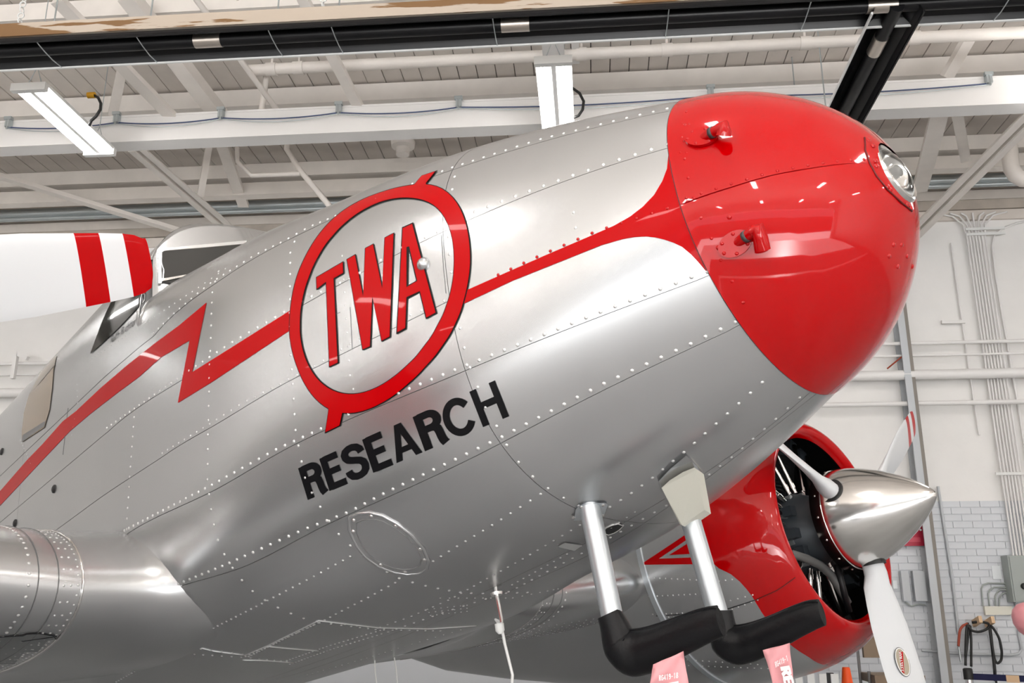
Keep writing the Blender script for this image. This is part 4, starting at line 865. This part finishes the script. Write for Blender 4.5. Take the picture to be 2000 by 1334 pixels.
# whip antenna and wires under the belly
p_, n_ = on((968, 1150)); q_ = hit([(922+8, 1222)], off=.06)[0]
ant = part(MB(), 'belly_antenna', M_pol); mb = MB(); dn = np.array([0, 0, -1.]); mb.tube([p_-n_*.02, p_+n_*.03, p_+n_*.1], [.006, .006, .005], 8); mb.lathe([(0, .02), (.008, .018)], p_+n_*.012, n_, 14); tmp = mb.build('t', M_pol, None, smooth=True, sharp=40); ant.data = tmp.data; bpy.data.objects.remove(tmp)
def depth_pt(px, ref): d = ray_a([px])[0]; return O_A+d*np.linalg.norm(ref-O_A)
tip_ = p_+n_*.1
mb = MB(); mb.tube([tip_, depth_pt((968, 1210), p_), depth_pt((976, 1222), p_)], .004, 8); mb.lathe([(0, .014), (.02, .014), (.03, .006)], depth_pt((975, 1218), p_), dn, 12); part(mb, 'insulator', M_enamel, ant, smooth=True, sharp=40)
mb = MB(); mb.tube([depth_pt((980, 1226), p_), depth_pt((986, 1258), p_), depth_pt((998, 1306), p_), depth_pt((1001, 1318), p_), depth_pt((999, 1345), p_)], .0045, 8); part(mb, 'antenna_rod', M_enamel, ant, smooth=True)
for a_, b_, c_ in (((770, 1284), (774, 1310), (777, 1345)), ((732, 1290), (733, 1315), (737, 1345))):
    P0 = hit([a_])[0]; mb = MB(); mb.tube([P0, depth_pt(b_, P0), depth_pt(c_, P0)], .003, 6); part(mb, 'drain_wire', M_enamel, smooth=True)

# ---- pitot masts
def mast(name, top_px, bot_px, r, drop):
    P0 = hit([top_px])[0]; n0_ = np.array([.02, -.0, -1.]); P1 = depth_pt(bot_px, P0)
    d = ray_a([bot_px])[0]                                   # the mast stands square to the fuselage axis, so its foot shares the station of its head
    t = (P0[1]-O_A[1])/d[1]; P1 = O_A+d*t
    o = part(MB(), name, M_alu); mb = MB(); dd = (P1-P0)/np.linalg.norm(P1-P0); mb.tube([P0-dd*.03, P1+dd*.02], r, 24); tmp = mb.build('t', M_alu, None, smooth=True, sharp=50); o.data = tmp.data; bpy.data.objects.remove(tmp); return o, P0, P1, dd
ma, A0, A1, Ad = mast('pitot_mast', (1152, 992), (1196, 1206), .0265, 0)
mb_, B0, B1, Bd = mast('pitot_mast', (1340, 985), (1402, 1200), .0265, 0)
# flange plate of the first mast
fp = [(1124, 993), (1130, 985), (1142, 981), (1180, 979), (1187, 983), (1180, 1002), (1160, 1016), (1120, 1014)]
film([fp], 'flange_plate', M_alu, ma, .004)
for px in ((1135, 988), (1177, 984), (1120, 1008), (1176, 1004)): p_, n_ = on(px); mb = MB(); dome(mb, p_+n_*.004, n_, .0055); part(mb, 'bolt', M_chrome, ma, smooth=True)
# cream housing of the second mast: grey saddle above, cream box below
AWAY = np.array([-.35, .94, 0.]); AWAY /= np.linalg.norm(AWAY)
def fbox(tops, off, bots, name, m_, parent, thick, lift):
    a_ = list(hit(tops, off=off))+[plane_hit([q], B0-AWAY*lift, AWAY)[0] for q in bots]; mb = MB(); mb.poly(a_, thick, AWAY); return part(mb, name, m_, parent)
fbox([(1286, 940), (1310, 915), (1340, 890), (1352, 903), (1362, 925), (1330, 955), (1296, 972)], .008, [], 'housing_saddle', M_sk, mb_, .05, 0)
fbox([(1292, 953), (1308, 938), (1334, 922), (1356, 913), (1361, 917)], .016, [(1376, 996), (1332, 1026), (1328, 1024)], 'housing', M_cream, mb_, .06, .05)
# ---- pitot covers (lift off, so things of their own) with their streamers
def to_w(P): return ORG+np.asarray(P)@AX
def wpx(px, ref_w, dy=0.): d = ray_w([px])[0]; return CAMP+d*((np.linalg.norm(ref_w-CAMP))+dy)
def cover(P_end, path_px, radii, tail_px, tail_r, label, strm, strm_label, txts, group):
    W0 = to_w(P_end); F_w = AX[0]
    base = W0; rt_ = empty('pitot_cover', tuple(W0), label, 'cover', group)
    # neck sleeve + boot: swept tube along traced centre line; depth follows mast foot, then the forward direction
    pts = [wpx(path_px[0], W0), wpx(path_px[1], W0), wpx(path_px[2], W0)]
    ref = pts[-1]; 
    for q in path_px[3:]:
        d = ray_w([q])[0]; # stay in the vertical plane through the boot that holds the flight direction
        n_ = np.cross(F_w, Z); t = ((ref-CAMP)@n_)/(d@n_); pts.append(CAMP+d*t)
    pts = np.array(pts); tt = np.linspace(0, 1, len(pts)); tf = np.linspace(0, 1, len(pts)*5); Q = np.stack([np.interp(tf, tt, pts[:, k]) for k in range(3)], 1); R_ = np.interp(tf, tt, radii)
    for _ in range(3): Q[1:-1] = (Q[:-2]+2*Q[1:-1]+Q[2:])/4
    mb = MB(); mb.tube(Q, R_, 18)
    n_ = np.cross(F_w, Z); n_ /= np.linalg.norm(n_); V_ = np.array(mb.v); cen = np.repeat(Q, 18, 0); fl = np.repeat(np.interp(tf, [0, .25, .45, 1], [1, .95, .6, .42]), 18); k_ = (V_-cen)@n_; V_ -= n_[None]*(k_*(1-fl))[:, None]; mb.v = [tuple(v) for v in V_]
    o = mb.build('leather_boot', M_leather, smooth=True, sharp=60); put(o, rt_)
    # stitched seam along the top edge
    up_ = np.array([0, 0, 1.]); S_ = Q[8:-1]+up_*(R_[8:-1, None]*1.0)
    mb = MB(); mb.tube(S_, .004, 6); put(mb.build('seam_welt', M_leather, smooth=True), rt_)
    # streamer
    a_ = [wpx(q, Q[int(len(Q)*.72)], -.015) for q in strm]
    n_ = len(a_)//2; L_ = a_[:n_]; Rr = a_[n_:][::-1]; G_ = []
    for i in range(13):
        f = i/12*(n_-1); k = min(int(f), n_-2); g = f-k; l_ = L_[k]*(1-g)+L_[k+1]*g; r_ = Rr[k]*(1-g)+Rr[k+1]*g
        G_.append([l_*(1-t)+r_*t+np.array([0, .006*math.sin(t*7+i*.5), 0]) for t in np.linspace(0, 1, 8)])
    mb = MB(); mb.grid(np.array(G_)); so = mb.build('streamer', M_pink, smooth=True); put(so, rt_); tag(so, strm_label)
    md = so.modifiers.new('thick', 'SOLIDIFY'); md.thickness = .0015; md.offset = 0
    G_ = np.array(G_)
    for (pp, nm) in txts:
        mb = MB(); ref_ = a_[0]
        for pl in pp:
            W_ = [wpx(q, ref_, -.012) for q in pl]; mb.add(W_, [tuple(range(len(W_)))])
        put(mb.build(nm, M_wtext), rt_)
    return rt_
def text_quads(s_, p0_, p1_, h_, w=16):
    GL = {'R': [[(8, 0), (8, 100)], [(8, 92), (35, 90), (42, 74), (34, 57), (8, 52)], [(24, 52), (44, 0)]], 'G': [[(42, 75), (30, 92), (12, 86), (6, 50), (12, 12), (30, 6), (42, 18), (42, 45), (26, 45)]], 'Q': [], '4': [[(34, 0), (34, 95), (4, 32), (46, 32)]], '1': [[(10, 75), (26, 95), (26, 0)]], '9': [[(12, 10), (28, 6), (40, 30), (40, 75), (26, 93), (10, 84), (8, 62), (20, 48), (40, 58)]], '-': [[(6, 45), (38, 45)]], '8': [[(25, 52), (10, 66), (12, 88), (26, 94), (40, 86), (40, 66), (25, 52), (8, 34), (10, 12), (26, 5), (42, 14), (42, 36), (25, 52)]],
          'E': [[(8, 0), (8, 100)], [(8, 92), (44, 92)], [(8, 50), (40, 50)], [(8, 8), (44, 8)]]}
    p0_, p1_, h_ = np.array(p0_, float), np.array(p1_, float), np.array(h_, float); out = []
    for i, c_ in enumerate(s_):
        for pth in GL[c_]:
            for qd in strokes_to_quads(pth, w): out.append([tuple(p0_+(p1_-p0_)*((i*56+x_)/(len(s_)*56))+h_*y_/100) for x_, y_ in qd])
    return out
cover(A1, [(1189, 1198), (1200, 1222), (1213, 1262), (1232, 1278), (1262, 1272), (1300, 1256), (1350, 1234), (1380, 1222), (1408, 1214)], [.030, .036, .046, .052, .050, .045, .040, .036, .031], None, None,
      'black leather pitot cover nearer the oval hatch, overlapping the far mast', [(1276, 1298), (1273, 1316), (1268, 1340), (1346, 1340), (1340, 1310), (1335, 1272)], 'faded pink warning streamer',
      [(text_quads('RG419-18', (1287, 1330), (1325, 1324), (0, -11)), 'streamer_print'), ([[(1291, 1345), (1291, 1337), (1325, 1330), (1327, 1345)]], 'streamer_print')], 'pitot covers under the nose')
cover(B1, [(1411, 1192), (1413, 1222), (1418, 1254), (1438, 1262), (1466, 1256), (1505, 1240), (1548, 1218), (1580, 1204), (1606, 1198)], [.026, .032, .042, .046, .044, .040, .036, .033, .028], None, None,
      'black leather pitot cover pointing at the red cowl', [(1490, 1270), (1497, 1290), (1510, 1340), (1550, 1340), (1546, 1300), (1543, 1256)], 'faded pink warning streamer twisted edge-on',
      [(text_quads('RG419-1', (1515, 1304), (1540, 1290), (-2, -11)), 'streamer_print'), (text_quads('RE', (1524, 1304), (1534, 1342), (18, -3), 24), 'streamer_print')], 'pitot covers under the nose')
o = part(RIV, 'skin_rivets', M_rivet, fus, smooth=True); tag(o, kind='stuff')

# ---- wings
def airfoil(n=36, t=.18):
    b_ = np.linspace(0, PI, n); x_ = (1-np.cos(b_))/2; yt = 5*t*(.2969*np.sqrt(x_)-.126*x_-.3516*x_**2+.2843*x_**3-.1015*x_**4); cam_ = .045*4*x_*(1-x_)*(1-.3*x_)
    return np.concatenate([np.stack([x_[::-1], (cam_+yt)[::-1]], 1), np.stack([x_[1:], (cam_-yt)[1:]], 1)])
AF = airfoil()
def wsec(y_, le, z_, c_, k=1.): return np.stack([le-AF[:, 0]*c_, np.full(len(AF), y_), z_+AF[:, 1]*c_*k], 1)
def wle(y_): return -.855 if y_ < 2.24 else -.855-.37*(y_-2.24)
for sg, nm in ((-1, 'wing'), (1, 'wing')):
    ys_ = [.945, 1.6, 2.24, 4.0, 6.0, 7.2, 7.45]; P = []
    for y_ in ys_:
        f = (y_-.945)/6.5; P.append(wsec(sg*y_, wle(y_), -.175+.52*f, 2.45-1.35*f if y_ < 7.3 else .7, 1 if y_ < 7.3 else .5))
    mb = MB(); mb.grid(np.array(P)); w_ = part(mb, nm, M_sk, smooth=True, sharp=60)
    if sg < 0:
        wb = BVHTree.FromPolygons([Vector(v) for v in mb.v], mb.f); wc = lambda px: cast_cab(px, wb)
        film([[(-40, 1247), (0, 1243), (26, 1241), (45, 1240), (53, 1237), (76, 1236), (104, 1240), (110, 1247), (109, 1258), (100, 1275), (72, 1302), (30, 1345), (-40, 1345)]], 'access_panel', mat('dull_grey_access_panel', (.30, .31, .31), .35, metal=.7), w_, .0025, cast=wc, step=24)
        pn_ = np.array([(-40, 1247), (0, 1243), (26, 1241), (45, 1240), (53, 1237), (76, 1236), (104, 1240), (110, 1247), (109, 1258), (100, 1275), (72, 1302), (30, 1345)], float); P4, N4 = wc(pn_); mb = MB(); mb.tube(P4+N4*.003, .0016, 6); part(mb, 'panel_edge', M_engblk, w_)
    # root fillet flaring into the body
    P = [wsec(sg*.95, -.850, -.175, 2.46, 1.015), wsec(sg*.93, -.850, -.175, 2.46, 1.015), wsec(sg*0.88, -0.848, -.174, 2.452, 1.012), wsec(sg*0.82, -0.845, -.174, 2.456, 1.015), wsec(sg*0.77, -0.838, -.174, 2.464, 1.02), wsec(sg*0.73, -0.825, -.174, 2.48, 1.035), wsec(sg*0.7, -0.805, -.174, 2.504, 1.06), wsec(sg*0.67, -0.78, -.174, 2.534, 1.09), wsec(sg*0.64, -0.75, -.174, 2.57, 1.12), wsec(sg*0.6, -0.71, -.174, 2.618, 1.14), wsec(sg*0.52, -0.66, -.174, 2.678, 1.14)]
    mb = MB(); mb.grid(np.array(P)); part(mb, 'root_fillet', M_sk, w_, smooth=True, sharp=60)
    for yy, rr in ((.952, .004), (1.02, .0012), (1.075, .0012)):
        f = max(0, (yy-.945)/6.5); q = wsec(sg*yy, -.853, -.175+.52*f, 2.45-1.35*f, 1.012)[8:52]; mb = MB(); mb.tube(q, rr, 6); part(mb, 'root_band', M_pol if rr > .002 else M_skdark, w_, smooth=True)
    rv = MB()
    for yy, st_, r_ in ((.965, .03, .0035), (.985, .05, .004), (1.005, .05, .004), (1.10, .034, .0052)):
        f = (yy-.945)/6.5; q = wsec(sg*yy, -.855, -.175+.52*f, 2.45-1.35*f)[16:56]; D = np.concatenate([[0], np.cumsum(np.linalg.norm(np.diff(q, axis=0), axis=1))]); tt = np.arange(0, D[-1], st_); Q = np.stack([np.interp(tt, D, q[:, i]) for i in range(3)], 1)
        T_ = np.gradient(Q, axis=0); 
        for p_, t_ in zip(Q, T_): n_ = np.array([-t_[2], 0, t_[0]])*1.; n_ /= np.linalg.norm(n_); n_ = n_ if n_@(p_-np.array([-1.5, p_[1], -.15])) > 0 else -n_; dome(rv, p_, n_, r_)
    for k in range(7):
        for j in range(18): 
            x_ = .20+k*.09; y_ = sg*(.99+j*.05)
            q = wsec(y_, -.855, -.175+.52*((abs(y_)-.945)/6.5), 2.45-1.35*((abs(y_)-.945)/6.5)); lo = q[36:]; i_ = np.argmin(np.abs((lo[0, 0]-lo[:, 0])-x_)); dome(rv, lo[i_], np.array([0, 0, -1.]), .0035)
    tag(part(rv, 'wing_rivets', M_rivet, w_, smooth=True), kind='stuff')

mb = MB(); mb.grid(np.array([wsec(y_, -.86, -.174, 2.4, 1.0) for y_ in (-.70, 0, .70)])); part(mb, 'wing_center', M_sk, smooth=True, sharp=60)
# ---- engines and nacelles
CP = [(-.165, .443), (-.145, .452), (-.128, .466), (-.122, .482), (-.128, .500), (-.15, .524), (-.19, .553), (-.25, .584), (-.33, .612), (-.43, .633), (-.55, .645), (-.68, .648), (-.80, .645)]
NC = [(-.815, .632), (-.95, .628), (-1.15, .61), (-1.45, .56), (-1.9, .48), (-2.5, .36), (-3.1, .22), (-3.5, .08)]
cps = np.array(CP[3:]); 
def R_n(s): return np.interp(-s, [-c[0] for c in CP[3:]]+[-c[0] for c in NC], [c[1] for c in CP[3:]]+[c[1] for c in NC])
def Fcowl(P): s = P[..., 0]; r = np.hypot(P[..., 1]-ENG, P[..., 2]); return np.where((s > -.122) | (s < -3.4), 1., r-R_n(s))
# red / silver border on the cowl side, from the photograph
bp_ = hit([(1392, 1106), (1414, 1113), (1435, 1126), (1454, 1145), (1470, 1166), (1484, 1190), (1498, 1211), (1546, 1261), (1578, 1282), (1606, 1298)], Fcowl, t0=2.5)
bth = np.arctan2(bp_[:, 2], -(bp_[:, 1]-ENG)); bo = np.argsort(bth); bth, bs = bth[bo], bp_[bo, 0]       # angle from inboard horizontal
def border(th):
    th = np.where(th > PI, th-2*PI, th)
    s_ = np.interp(th, np.concatenate([[-PI, -2.6], bth, [.25, 1.2, PI]]), np.concatenate([[-.42, -.42], bs, [bs[-1]-.02, -.45, -.42]])); return np.clip(s_, -.78, -.22)
NTH = 96; th_ = np.linspace(-PI, PI, NTH+1)
def cpt(s_, r_, th, sg): return np.stack([s_, sg*ENG-sg*r_*np.cos(th)*1., r_*np.sin(th)], -1)     # th from the inboard side
prof = np.array(CP)
for sg in (1, -1):
    nac = part(MB(), 'engine_nacelle', M_sk); mb = MB(); mb.lathe([(-c[0], c[1]) for c in NC], (0, sg*ENG, 0), (-1, 0, 0), 72); tmp = mb.build('t', M_sk, None, smooth=True, sharp=40); nac.data = tmp.data; bpy.data.objects.remove(tmp)
    bd = border(th_)
    P = []
    for i in range(6):                                            # lip and front
        s_, r_ = CP[i]; P.append(cpt(np.full_like(th_, s_), np.full_like(th_, r_), th_, sg))
    for f in np.linspace(.06, 1, 15):
        s_ = CP[5][0]+(bd-CP[5][0])*f; P.append(cpt(s_, R_n(s_), th_, sg))
    mb = MB(); mb.grid(np.array(P)); cw = part(mb, 'cowl_front', M_red, nac, smooth=True)
    P = []
    for f in np.linspace(0, 1, 12):
        s_ = bd+(-.80-bd)*f; P.append(cpt(s_, R_n(s_), th_, sg))
    mb = MB(); mb.grid(np.array(P)); part(mb, 'cowl_skirt', M_sk, nac, smooth=True)
    mb = MB(); mb.lathe([(.795, .646), (.797, .652), (.825, .652), (.827, .634)], (0, sg*ENG, 0), (-1, 0, 0), 72); part(mb, 'cowl_strip', M_alu, nac, smooth=True, sharp=30)
    # inside of the cowl
    mb = MB(); mb.lathe([(.168, .443), (.25, .56), (.5, .62), (.66, .62), (.66, .0)], (0, sg*ENG, 0), (-1, 0, 0), 64, caps=False); part(mb, 'cowl_lining', M_engblk, nac, smooth=True, sharp=50)
    # engine
    en = part(MB(), 'engine', M_engine); mb = MB(); mb.lathe([(.02, .05), (.10, .10), (.16, .13), (.22, .165), (.28, .19), (.34, .21), (.44, .225), (.6, .24)], (0, sg*ENG, 0), (-1, 0, 0), 40); tmp = mb.build('t', M_engine, None, smooth=True, sharp=40); en.data = tmp.data; bpy.data.objects.remove(tmp)
    cyl0 = None; rod0 = None; box0 = None
    for k in range(9):
        an = 2*PI*k/9+.2; Mk = Matrix.Translation((0, sg*ENG, 0)) @ Matrix.Rotation(an, 4, 'X')
        if cyl0 is None:
            mb = MB(); 
            prof_c = []
            for i in range(11): prof_c += [(.25+i*.022, .078), (.25+i*.022+.006, .090), (.25+i*.022+.012, .078)]
            prof_c += [(.50, .075), (.53, .07)]
            mb.lathe(prof_c, (-.47, 0, 0), (0, 0, 1), 20); cyl0 = part(mb, 'cylinder', M_engblk, en, smooth=True, sharp=25); cyl0.matrix_local = Mk
            mb = MB(); mb.tube([(-.28, .03, .19), (-.33, .055, .52)], .0125, 10); mb.tube([(-.2845, .032, .215), (-.288, .0335, .24)], .017, 10); rod0 = part(mb, 'pushrod_tube', M_chrome, en, smooth=True, sharp=40); rod0.matrix_local = Mk
            mb = MB(); mb.tube([(-.28, -.03, .19), (-.33, -.055, .52)], .0125, 10); mb.tube([(-.2845, -.032, .215), (-.288, -.0335, .24)], .017, 10); rod1 = part(mb, 'pushrod_tube', M_chrome, en, smooth=True, sharp=40); rod1.matrix_local = Mk
            mb = MB(); mb.box((-.40, .045, .53), (.12, .055, .06)); mb.box((-.40, -.045, .53), (.12, .055, .06)); box0 = part(mb, 'rocker_box', M_engine, en); box0.matrix_local = Mk
        else:
            for q in (cyl0, rod0, rod1, box0): clone(q, en, Mk)
    for k in range(9):
        an = 2*PI*k/9; mb = MB(); c_ = np.array([-.275, sg*ENG+.185*math.cos(an), .185*math.sin(an)]); mb.tube([c_+X*-.02, c_+X*.015], .013, 8); part(mb, 'case_stud', M_galv, en)
    # magneto-like accessory blocks and a hose
    for an in (2.75, 3.3, 3.75): c_ = np.array([-.24, sg*ENG+sg*.20*math.cos(an), .20*math.sin(an)]); mb = MB(); mb.box(c_, (.05, .045, .045)); part(mb, 'accessory_box', M_engine, en)
    h_ = [np.array([-.20, sg*ENG-sg*y_, z_]) for y_, z_ in ((.37, -.14), (.30, -.145), (.20, -.16), (.10, -.185), (.03, -.225), (-.02, -.29), (-.06, -.36))]; mb = MB(); mb.tube(np.array(h_), .02, 10); part(mb, 'hose', M_hose, en, smooth=True)
    mb = MB(); mb.tube([(-.16, sg*ENG-.02, -.19), (-.2, sg*ENG+.05, -.40)], .016, 8); part(mb, 'dark_tube', M_engblk, en, smooth=True)
    # propeller: spinner and three blades
    pr = part(MB(), 'propeller', M_pol); sp3 = [(-.10, .232), (-.06, .236), (-.02, .235), (.03, .226), (.09, .206), (.16, .176), (.23, .138), (.29, .098), (.335, .062), (.362, .036), (.378, .016), (.384, .001)]
    mb = MB(); mb.lathe(sp3, (0, sg*ENG, 0), (1, 0, 0), 64); tmp = mb.build('t', M_pol, None, smooth=True, sharp=40); pr.data = tmp.data; bpy.data.objects.remove(tmp)
    mb = MB(); mb.lathe([(-.105, .238), (-.05, .2395), (-.048, .237)], (0, sg*ENG, 0), (1, 0, 0), 64); part(mb, 'spinner_band', M_pol, pr, smooth=True, sharp=30)
    for k in range(14): an = 2*PI*k/14; mb = MB(); dome(mb, np.array([-.075, sg*ENG+.239*math.cos(an), .239*math.sin(an)]), np.array([0, math.cos(an), math.sin(an)]), .006); part(mb, 'spinner_screw', M_chrome, pr, smooth=True)
    phi0 = math.radians(31.766) if sg > 0 else math.radians(21.71)
    for k in range(3):
        ph_ = phi0+k*2*PI/3; er = np.array([0, math.cos(ph_), math.sin(ph_)]); et = np.array([0, -math.sin(ph_), math.cos(ph_)]); H_ = np.array([0, sg*ENG, 0])
        mb = MB(); Rs = [.17, .22, .27, .32, .40, .50, .60, .70, .80, .90, .98, 1.02, 1.02001, 1.08, 1.08001, 1.14, 1.14001, 1.17, 1.19, 1.198, 1.2]
        G_ = []
        for r_ in Rs:
            c_ = np.interp(r_, [.17, .25, .35, .5, .7, .9, 1.1, 1.16, 1.185, 1.197, 1.2], [.092, .098, .135, .175, .196, .19, .165, .152, .135, .11, .085]); be = math.radians(np.interp(r_, [.17, .3, .5, .8, 1.2], [52, 44, 34, 25, 19])); tk = np.interp(r_, [.17, .25, .35, .6, 1.0, 1.2], [.088, .085, .055, .03, .016, .008])
            cd = math.cos(be)*et+math.sin(be)*X; nd = -math.sin(be)*et+math.cos(be)*X; q = []
            for j in range(16):
                a_ = 2*PI*j/16; q.append(H_+er*r_+cd*(c_/2*math.cos(a_)-.012*(c_ > .12))+nd*(tk/2*math.sin(a_)*(1 if c_ < .11 else (.75+.35*math.cos(a_)))))
            G_.append(q)
        G_ = np.array(G_); n_r = len(Rs)
        for i in range(n_r-1):
            mi = 1 if (1.02 < Rs[i+1] and Rs[i+1] <= 1.0801 and Rs[i] > 1.02) or Rs[i] > 1.14 else 0; mb.grid(G_[i:i+2], mi, closed=True)
        mb.add(G_[-1], [tuple(range(16))], 1)
        bl_ = mb.build('blade', [M_white, M_redd], pr, smooth=True, sharp=60)
        bm = bmesh.new(); bm.from_mesh(bl_.data); bmesh.ops.remove_doubles(bm, verts=bm.verts, dist=1e-6); bmesh.ops.recalc_face_normals(bm, faces=bm.faces); bm.to_mesh(bl_.data); bm.free(); bl_.data.set_sharp_from_angle(angle=math.radians(60))
        mb = MB(); mb.lathe([(.18, .060), (.229, .060)], H_, er, 28); part(mb, 'blade_collar', M_blackr, pr, smooth=True, sharp=40)
    # main landing gear
    zg = -(ORG[2])/AX[2, 2]
    gr = part(MB(), 'landing_gear', M_alu); dwn = AX@np.array([0, 0, -1.]); wheel_s = -.95; top_ = np.array([wheel_s, sg*ENG, -.2]); hz = (to_w(top_)[2]-.36); ctr = top_+dwn*hz
    mb = MB(); mb.tube([top_, ctr+np.array([0, .14*sg, 0])], .045, 14); mb.tube([ctr+np.array([0, .14*sg, 0]), ctr], .035, 12); tmp = mb.build('t', M_alu, None, smooth=True, sharp=50); gr.data = tmp.data; bpy.data.objects.remove(tmp)
    mb = MB(); mb.lathe([(-.10, .20), (-.105, .27), (-.07, .34), (0, .36), (.07, .34), (.105, .27), (.10, .20)], ctr, (0, 1, 0), 40); part(mb, 'tire', M_blackr, gr, smooth=True, sharp=50)
    mb = MB(); mb.lathe([(-.09, .20), (-.06, .08), (.06, .08), (.09, .20)], ctr, (0, 1, 0), 28); part(mb, 'wheel_hub', M_alu, gr, smooth=True, sharp=40)
# arrow on the far nacelle
film([[(1251, 1103), (1331, 1050), (1380, 1016), (1392, 1106), (1350, 1102)]], 'red_arrow', M_redd, root, .0025, lambda P: Fcowl(P), step=30)
film([[(1288, 1091), (1334, 1060), (1362, 1041), (1368, 1088)]], 'silver_chevron', M_sk, root, .004, lambda P: Fcowl(P), step=30)
film([[(1308, 1084), (1337, 1066), (1360, 1051), (1364, 1081)]], 'red_triangle', M_redd, root, .0055, lambda P: Fcowl(P), step=30)
# rivets on the far nacelle
NV = MB(); Fc = lambda P: Fcowl(P)
for row in ([(1260, 1128), (1360, 1133)], [(1380, 1138), (1430, 1132)], [(1268, 1165), (1370, 1160)], [(1275, 1200), (1378, 1196)], [(1290, 1206), (1384, 1204)], [(1400, 1180), (1470, 1162)], [(1430, 1190), (1480, 1172)], [(1330, 1288), (1480, 1298)], [(1345, 1300), (1500, 1306)]): rivet_row(row, .03, .0038, NV, Fc)
o = part(NV, 'nacelle_rivets', M_rivet, root, smooth=True); tag(o, kind='stuff')
for px in ([(1282, 1203), (1330, 1200), (1420, 1190), (1475, 1172)],): seamline(px, .0022, M_engblk, F=Fc, name='nacelle_seam', parent=root)
seamline([(1475, 1172), (1520, 1152), (1553, 1128)], .0022, mat('seam_dark_red', (.12, .0, .0), .5), F=Fc, name='cowl_seam', parent=root)
# maker's oval on the lower far blade
b_dir = np.array([0, math.cos(math.radians(271.766)), math.sin(math.radians(271.766))]); be = math.radians(26); et = np.array([0, -b_dir[2], b_dir[1]]); cd = math.cos(be)*et+math.sin(be)*X; nd = -math.sin(be)*et+math.cos(be)*X
c_ = np.array([0, ENG, 0])+b_dir*.655
def ovalpts(sx, sy, z_): return [c_-cd*.012+b_dir*sx*math.cos(t)+cd*sy*math.sin(t)+nd*z_ for t in np.linspace(0, 2*PI, 29)[:-1]]
for sx, sy, z_, m_, nm in ((.062, .036, .013, M_ink, 'decal_outline'), (.060, .034, .0136, M_enamel, 'decal_edge'), (.055, .029, .0142, mat('decal_tan', (.42, .36, .27), .5), 'decal_oval')):
    mb = MB(); mb.add(ovalpts(sx, sy, z_), [tuple(range(28))]); part(mb, nm, m_, root)
mb = MB(); band = [(-.05, .010), (-.03, .021), (0, .018), (.03, .004), (.05, -.012), (.05, -.002), (.04, .010)]
band = [(-.046, -.002), (.040, -.020), (.048, -.010), (-.040, .016)]
mb.add([c_-cd*.012+b_dir*x_+cd*y_+nd*.0150 for x_, y_ in band], [(0, 1, 2, 3)]); part(mb, 'decal_band', M_redd, root)
GLH = {'H': [[(8, 0), (8, 100)], [(44, 0), (44, 100)], [(8, 52), (44, 52)]], 'A': [[(4, 0), (26, 100), (48, 0)], [(14, 36), (38, 36)]], 'R': [[(8, 0), (8, 100)], [(8, 92), (35, 90), (42, 74), (34, 57), (8, 52)], [(24, 52), (44, 0)]], 'T': [[(26, 0), (26, 100)], [(4, 92), (48, 92)]], 'Z': [[(6, 92), (44, 92), (8, 8), (46, 8)]], 'E': [[(8, 0), (8, 100)], [(8, 92), (44, 92)], [(8, 50), (40, 50)], [(8, 8), (44, 8)]], 'L': [[(8, 100), (8, 8), (44, 8)]]}
mb = MB()
for i, ch_ in enumerate('HARTZELL'):
    for pth in GLH[ch_]:
        for qd in strokes_to_quads(pth, 15): mb.add([c_-cd*.012+b_dir*(-.042+.0105*(i+x_/56))+cd*(.004-.0024*(i+x_/56)-.0001+.014*(1-y_/100)-.010)+nd*.0156 for x_, y_ in qd], [(0, 1, 2, 3)])
part(mb, 'decal_lettering', M_enamel, root)
# tail wheel and fins (out of the picture, the tail rests on them)
tw = to_w(np.array([-7.2, 0, 0])); hz = tw[2]-.14; dwn = AX@np.array([0, 0, -1.]); ct = np.array([-7.2, 0, 0])+dwn*hz
mb = MB(); mb.lathe([(-.05, .09), (-.04, .13), (0, .14), (.04, .13), (.05, .09)], ct, (0, 1, 0), 24); tl = part(mb, 'tail_wheel', M_blackr, smooth=True, sharp=50)
mb = MB(); mb.tube([ct, ct-dwn*(hz+.3)], .03, 10); part(mb, 'tail_strut', M_alu, tl, smooth=True)
mb = MB(); mb.box((-7.2, 0, .72), (1.0, 4.6, .07)); part(mb, 'tailplane', M_sk)
for sg in (1, -1): mb = MB(); mb.box((-7.3, sg*2.2, .95), (.9, .06, 1.3)); part(mb, 'tail_fin', M_sk)
